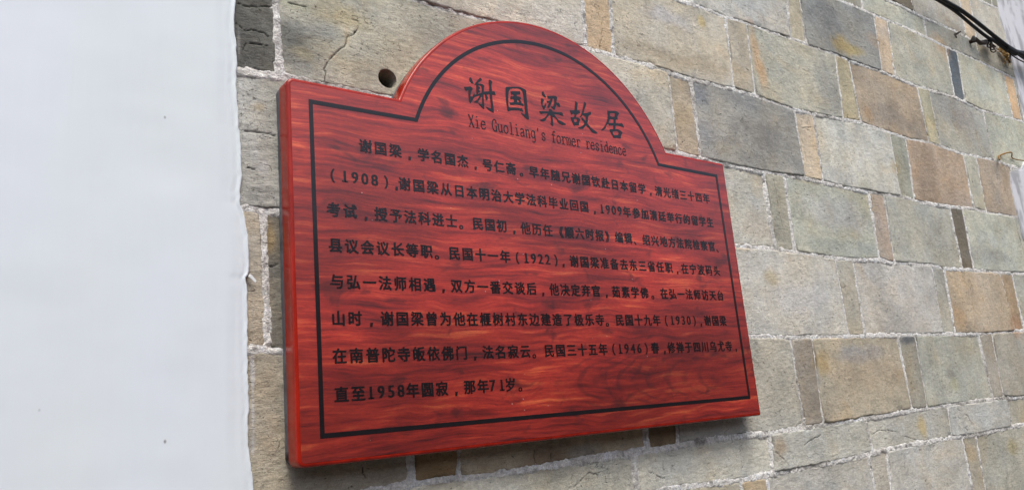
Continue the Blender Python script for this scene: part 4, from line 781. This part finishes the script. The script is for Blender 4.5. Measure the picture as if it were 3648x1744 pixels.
def subtitle():
    txt = "Xie Guoliang's former residence"
    u0, u1 = 0.3078, 0.6960; v0 = 0.5160; H = 0.0228
    pit = (u1 - u0) / (len(txt) - 1)
    polys = []
    V = []; F = []
    zz = 0
    for i, ch in enumerate(txt):
        if ch == ' ': continue
        x0 = u0 + pit * (i - 0.48)
        for wd, pts in G[ch]:
            p = np.array([(x0 + a * pit, v0 + b * H) for a, b in pts])
            hw = wd * pit * 0.80
            zz = (zz + 1) % 5
            b0 = len(V)
            for q in range(len(p)):
                t = p[min(q + 1, len(p) - 1)] - p[max(q - 1, 0)]
                t = t / (np.linalg.norm(t) + 1e-9); nn = np.array([-t[1], t[0]]) * hw
                a = p[q] + nn; b = p[q] - nn
                V += [W(a[0], a[1], NL + zz * 3e-5), W(b[0], b[1], NL + zz * 3e-5)]
            for q in range(len(p) - 1):
                F.append((b0 + 2 * q, b0 + 2 * q + 1, b0 + 2 * q + 3, b0 + 2 * q + 2))
    return mesh_obj('english_title', np.array(V), F, M_INK, board, False)
subtitle()

# body text
chars = sorted({ch for row in TEXT for s, a, b in row for ch in s})
dg = None
glyph = {}
tmp = []
for ch in chars:
    cu = bpy.data.curves.new('glyph', 'FONT')
    cu.body = ch; cu.size = 1.0; cu.resolution_u = 3
    o = bpy.data.objects.new('glyph', cu); COL.objects.link(o); tmp.append((ch, o, cu))
bpy.context.view_layer.update()
dg = bpy.context.evaluated_depsgraph_get()
for ch, o, cu in tmp:
    me = bpy.data.meshes.new_from_object(o.evaluated_get(dg))
    co = np.zeros(len(me.vertices) * 3); me.vertices.foreach_get('co', co)
    glyph[ch] = (co.reshape(-1, 3)[:, :2].copy(), [tuple(p.vertices) for p in me.polygons])
    bpy.data.meshes.remove(me)
for ch, o, cu in tmp:
    bpy.data.objects.remove(o); bpy.data.curves.remove(cu)
ref = glyph['国'][0]
FH = ref[:, 1].max() - ref[:, 1].min(); FW = ref[:, 0].max() - ref[:, 0].min()
FCY = (ref[:, 1].max() + ref[:, 1].min()) / 2
dref = glyph['0'][0]; DH = dref[:, 1].max() - dref[:, 1].min()
print('glyph box', FW, FH, FCY, DH, {c: (glyph[c][0].min(0).round(2).tolist(), glyph[c][0].max(0).round(2).tolist()) for c in '，。、（）《0'})
SC = 0.0245 / 1.0 * (0.84 / FH) if FH < 0.95 else 0.0245
BOLD = [(0.0, 0.0), (-0.00080, 0.0), (0.00080, 0.0), (0.0, 0.00040), (0.0, -0.00040), (0.00050, 0.0003), (-0.00050, -0.0003)]
for r_, row in enumerate(TEXT):
    vc = 0.4478 - 0.0555 * r_
    for s, ua, ub in row:
        for i, ch in enumerate(s):
            uc = ua + (ub - ua) * (i / (len(s) - 1) if len(s) > 1 else 0)
            co, fs = glyph[ch]
            mn, mx = co.min(0), co.max(0); cx_ = (mn[0] + mx[0]) / 2
            sc = SC
            p = co.copy()
            if ch in '0123456789':
                sc = 0.0182 / DH
                x = (p[:, 0] - cx_) * sc * 0.95; y = (p[:, 1] - (mn[1] + mx[1]) / 2) * sc + 0.0006
            elif ch in '，':
                # a plain slanted tick on this board
                p = np.array([(-0.05, -0.12), (0.05, -0.12), (0.11, 0.12), (-0.02, 0.12)]); fs = [(0, 1, 2, 3)]
                x = p[:, 0] * 0.026; y = p[:, 1] * 0.026 - 0.0092
            elif ch == '。':
                x = (p[:, 0] - cx_) * sc * 1.0; y = (p[:, 1] - (mn[1] + mx[1]) / 2) * sc - 0.0085
            elif ch == '、':
                x = (p[:, 0] - cx_) * sc; y = (p[:, 1] - (mn[1] + mx[1]) / 2) * sc - 0.0088
            elif ch in '（）《》':
                x = (p[:, 0] - cx_) * sc * 0.95; y = (p[:, 1] - (mn[1] + mx[1]) / 2) * (0.0222 / (mx[1] - mn[1])) - 0.0004
            else:
                ecx = 0.5 * ADV
                x = (p[:, 0] - ecx) * sc; y = (p[:, 1] - FCY) * sc
            if ch == '1':
                m_ = len(x); fs = list(fs) + [tuple(range(m_, m_ + 4))]
                st = float(x.max()) - 0.0011; x = np.concatenate([x, np.array([st - 0.0042, st + 0.0042, st + 0.0042, st - 0.0042])]); y = np.concatenate([y, np.array([-0.0086, -0.0086, -0.0066, -0.0066])])
            V = []; F = []
            bold = BOLD if ch not in '，。、（）《》0123456789' else BOLD[:3]
            for q_, (ox, oy) in enumerate(bold):
                b = len(V)
                V += [W(uc + a + ox, vc + c + oy, NL + q_ * 2.5e-5) for a, c in zip(x, y)]
                F += [tuple(b + q for q in f) for f in fs]
            mesh_obj('character', np.array(V), F, M_INK, board, False)

# ---------------------------------------------------------------- cables, bracket, small things
def tube(V, F, pts, rad, seg=10, closed=False):
    p = [Vector(q) for q in pts]; b = len(V); n_ = len(p)
    rad = rad if isinstance(rad, (list, tuple)) else [rad] * n_
    up = Vector((0.13, 0.9, 0.4)).normalized()
    for i in range(n_):
        t = (p[(i + 1) % n_ if closed else min(i + 1, n_ - 1)] - p[(i - 1) % n_ if closed else max(i - 1, 0)]).normalized()
        s = t.cross(up).normalized(); w_ = s.cross(t)
        for k_ in range(seg):
            a = 2 * math.pi * k_ / seg
            V.append(tuple(p[i] + (s * math.cos(a) + w_ * math.sin(a)) * rad[i]))
    for i in range(n_ if closed else n_ - 1):
        for k_ in range(seg):
            i2 = (i + 1) % n_
            F.append((b + i * seg + k_, b + i * seg + (k_ + 1) % seg, b + i2 * seg + (k_ + 1) % seg, b + i2 * seg + k_))
    if not closed:
        F.append(tuple(b + k_ for k_ in range(seg))[::-1]); F.append(tuple(b + (n_ - 1) * seg + k_ for k_ in range(seg)))
def smooth_path(pts, k=6):
    P = [Vector(q) for q in pts]; P = [P[0] * 2 - P[1]] + P + [P[-1] * 2 - P[-2]]; out = []
    for i in range(1, len(P) - 2):
        for j in range(k):
            t = j / k; a, b, c, d = P[i - 1:i + 3]
            out.append(0.5 * ((2 * b) + (c - a) * t + (2 * a - 5 * b + 4 * c - d) * t * t + (3 * b - a - 3 * c + d) * t ** 3))
    out.append(P[-2]); return out
def cable(name, key, nn, rad, label, group=None, mat=None):
    pts = smooth_path([W(a, b, nn) for a, b in CABLES[key]])
    V = []; F = []; tube(V, F, pts, rad, 12)
    o = mesh_obj(name, np.array(V), F, mat or M_RUBBER, None, True, loc=tuple(pts[0]))
    o['label'] = label; o['category'] = 'cable'
    if group: o['group'] = group
    return o
cable('cable', 'up', 0.006, CR[0], 'upper thick black cable running down across the top right corner of the stone wall', 'cables at the top right')
cable('cable', 'low', -0.004, CR[1], 'lower thick black cable sagging just under the other at the top right', 'cables at the top right')
cable('thin_wire', 'thin', -0.002, 0.0026, 'thin black wire branching off below the cable bundle at the right edge', 'cables at the top right')
cable('cable', 'side', 0.0, 0.009, 'short black cable joining the bundle level from the right edge over the whitewash', 'cables at the top right')

# bracket
stub = [W(a, b, -0.02) for a, b in CABLES['stub']]
hook = thing('cable_bracket', 'rusty iron bracket and wire loop tying the black cables to the wall', 'bracket', stub[0])
V = []; F = []
root = (stub[1][0] - 0.0, -D + 0.02, stub[1][2])
tube(V, F, [root, stub[1], stub[2], stub[3]], [0.008, 0.010, 0.009, 0.010], 8)
mesh_obj('arm', np.array(V), F, M_RUST, hook)
V = []; F = []
tube(V, F, [stub[3], ((stub[3][0] + stub[4][0]) / 2, stub[3][1] + 0.004, (stub[3][2] + stub[4][2]) / 2 - 0.002), stub[4]], [0.011, 0.010, 0.008], 8)
tube(V, F, [stub[0], ((stub[0][0] + stub[1][0]) / 2, stub[0][1] + 0.01, (stub[0][2] + stub[1][2]) / 2), stub[1]], [0.006, 0.007, 0.008], 8)
mesh_obj('clamp', np.array(V), F, M_GREYMETAL, hook)
rg = W(*CABLES['ring'][0], -0.01)
V = []; F = []
for k_, (dx, dz, r_) in enumerate(((0, 0, 0.020), (0.006, 0.010, 0.016), (-0.012, 0.016, 0.014))):
    tube(V, F, [(rg[0] + dx + math.cos(a) * r_ * 0.7, rg[1] + 0.005 * math.sin(a * 2) + k_ * 0.003, rg[2] + dz + math.sin(a) * r_) for a in np.linspace(0, 2 * math.pi, 16, endpoint=False)], 0.0028, 6, True)
hp = [W(a, b, -0.01) for a, b in CABLES['knot']]
tube(V, F, smooth_path(hp), 0.004, 6)
mesh_obj('wire_loop', np.array(V), F, M_RUST, hook)
V = []; F = []
tube(V, F, smooth_path([W(a, b, -0.005) for a, b in CABLES['hang']]), 0.0032, 6)
mesh_obj('wire_tail', np.array(V), F, M_RUBBER, hook)
# black tape knot where the cables meet
V = []; F = []
kn = [W(a, b, 0.0) for a, b in KNOT]
tube(V, F, smooth_path(kn), [0.0135] * (len(smooth_path(kn))), 10)
o = mesh_obj('tape_knot', np.array(V), F, M_RUBBER, hook)

# nail in the joint
nl = [W(a, b, -0.02) for a, b in CABLES['nail']]
V = []; F = []
tube(V, F, [(nl[0][0], -D + 0.02, nl[0][2]), nl[0], nl[1]], [0.003, 0.0032, 0.003], 8)
tube(V, F, [nl[1], (nl[1][0] + 0.001, nl[1][1] - 0.002, nl[1][2] - 0.012)], [0.0034, 0.0025], 8)
o = mesh_obj('nail', np.array(V), F, M_RUST, None, True, loc=nl[0]); o['label'] = 'bent rusty nail sticking out of a mortar joint below the black cables'; o['category'] = 'nail'
# straw tuft behind the cable
sp = [np.array(W(a, b, D + 0.006)) for a, b in CABLES['straw']]
V = []; F = []
rs = random.Random(4)
for i in range(90):
    t = rs.random(); b = sp[0] * (1 - t) + sp[1] * t
    b = b + np.array([0, rs.uniform(-0.01, 0), rs.uniform(-0.012, 0.02)])
    d = np.array([rs.uniform(-0.03, 0.04), rs.uniform(-0.012, 0.004), rs.uniform(-0.045, 0.03)])
    tube(V, F, [b, b + d * 0.5 + np.array([0, -0.004, 0]), b + d], [0.0013, 0.0011, 0.0006], 4)
o = mesh_obj('straw_tuft', np.array(V), F, M_STRAW, None, True, loc=tuple(sp[0])); o['label'] = 'small tuft of pale dry straw caught under the black cables at the wall corner'; o['category'] = 'straw'; o['kind'] = 'stuff'
V = []; F = []
tp = smooth_path([W(a, b, D + 0.02 - 0.018 * (i % 2)) for i, (a, b) in enumerate(CABLES['twig'])])
tube(V, F, tp, [0.0035 * (1 - 0.5 * i / len(tp)) for i in range(len(tp))], 6)
o = mesh_obj('dry_twig', np.array(V), F, simple_mat('brown_twig', lin((150, 112, 58)), 0.85, 0.2, (200, 0.001), 0.3), None, True, loc=tuple(tp[0])); o['label'] = 'thin brown curved twig stuck to the wall near the right edge'; o['category'] = 'twig'

# ---------------------------------------------------------------- low house across the lane (seen mirrored in the board's varnish)
house = thing('lane_house', 'low dark house with an overhanging tiled roof on the other side of the lane', 'house', (2.0, -4.3, 0.0))
M_HWALL = simple_mat('dark_plaster_facade', (0.13, 0.12, 0.11), 0.9, 0.2, (12, 0.01), 0.3)
M_TILE = simple_mat('dark_roof_tiles', (0.06, 0.06, 0.065), 0.8, 0.3, (30, 0.01), 0.3)
M_WOODH = simple_mat('brown_timber', (0.09, 0.04, 0.025), 0.6, 0.4, (30, 0.004), 0.3)
v, f = box(-7.0, 12.0, -6.3, -4.3, 0.0, 2.55); mesh_obj('wall', v, f, M_HWALL, house, False)
rf = np.array([(-7.4, -3.75, 2.50), (12.4, -3.75, 2.50), (12.4, -5.3, 3.15), (-7.4, -5.3, 3.15), (-7.4, -6.9, 2.50), (12.4, -6.9, 2.50),
               (-7.4, -3.75, 2.58), (12.4, -3.75, 2.58), (12.4, -5.3, 3.23), (-7.4, -5.3, 3.23), (-7.4, -6.9, 2.58), (12.4, -6.9, 2.58)])
roof = mesh_obj('roof', rf, [(0, 3, 2, 1), (3, 4, 5, 2), (6, 7, 8, 9), (9, 8, 11, 10), (0, 1, 7, 6), (4, 10, 11, 5), (0, 6, 9, 3), (3, 9, 10, 4), (1, 2, 8, 7), (2, 5, 11, 8)], M_TILE, house, False)
for x_ in (-4.5, -1.0, 3.2, 6.8, 10.2):
    v, f = box(x_, x_ + 1.0, -4.32, -4.25, 0.0, 2.05); mesh_obj('door', v, f, M_WOODH, house, False)

# ---------------------------------------------------------------- ground of the lane
v = [(-30, -30, 0), (30, -30, 0), (30, 30, 0), (-30, 30, 0)]
o = mesh_obj('ground', v, [(0, 1, 2, 3)], M_GROUND, None, False); o['kind'] = 'structure'; o['label'] = 'grey paved ground of the lane in front of the wall'
print('tris about', sum(len(p.vertices) - 2 for ob in COL.objects if ob.type == 'MESH' for p in ob.data.polygons) if False else len(COL.objects))
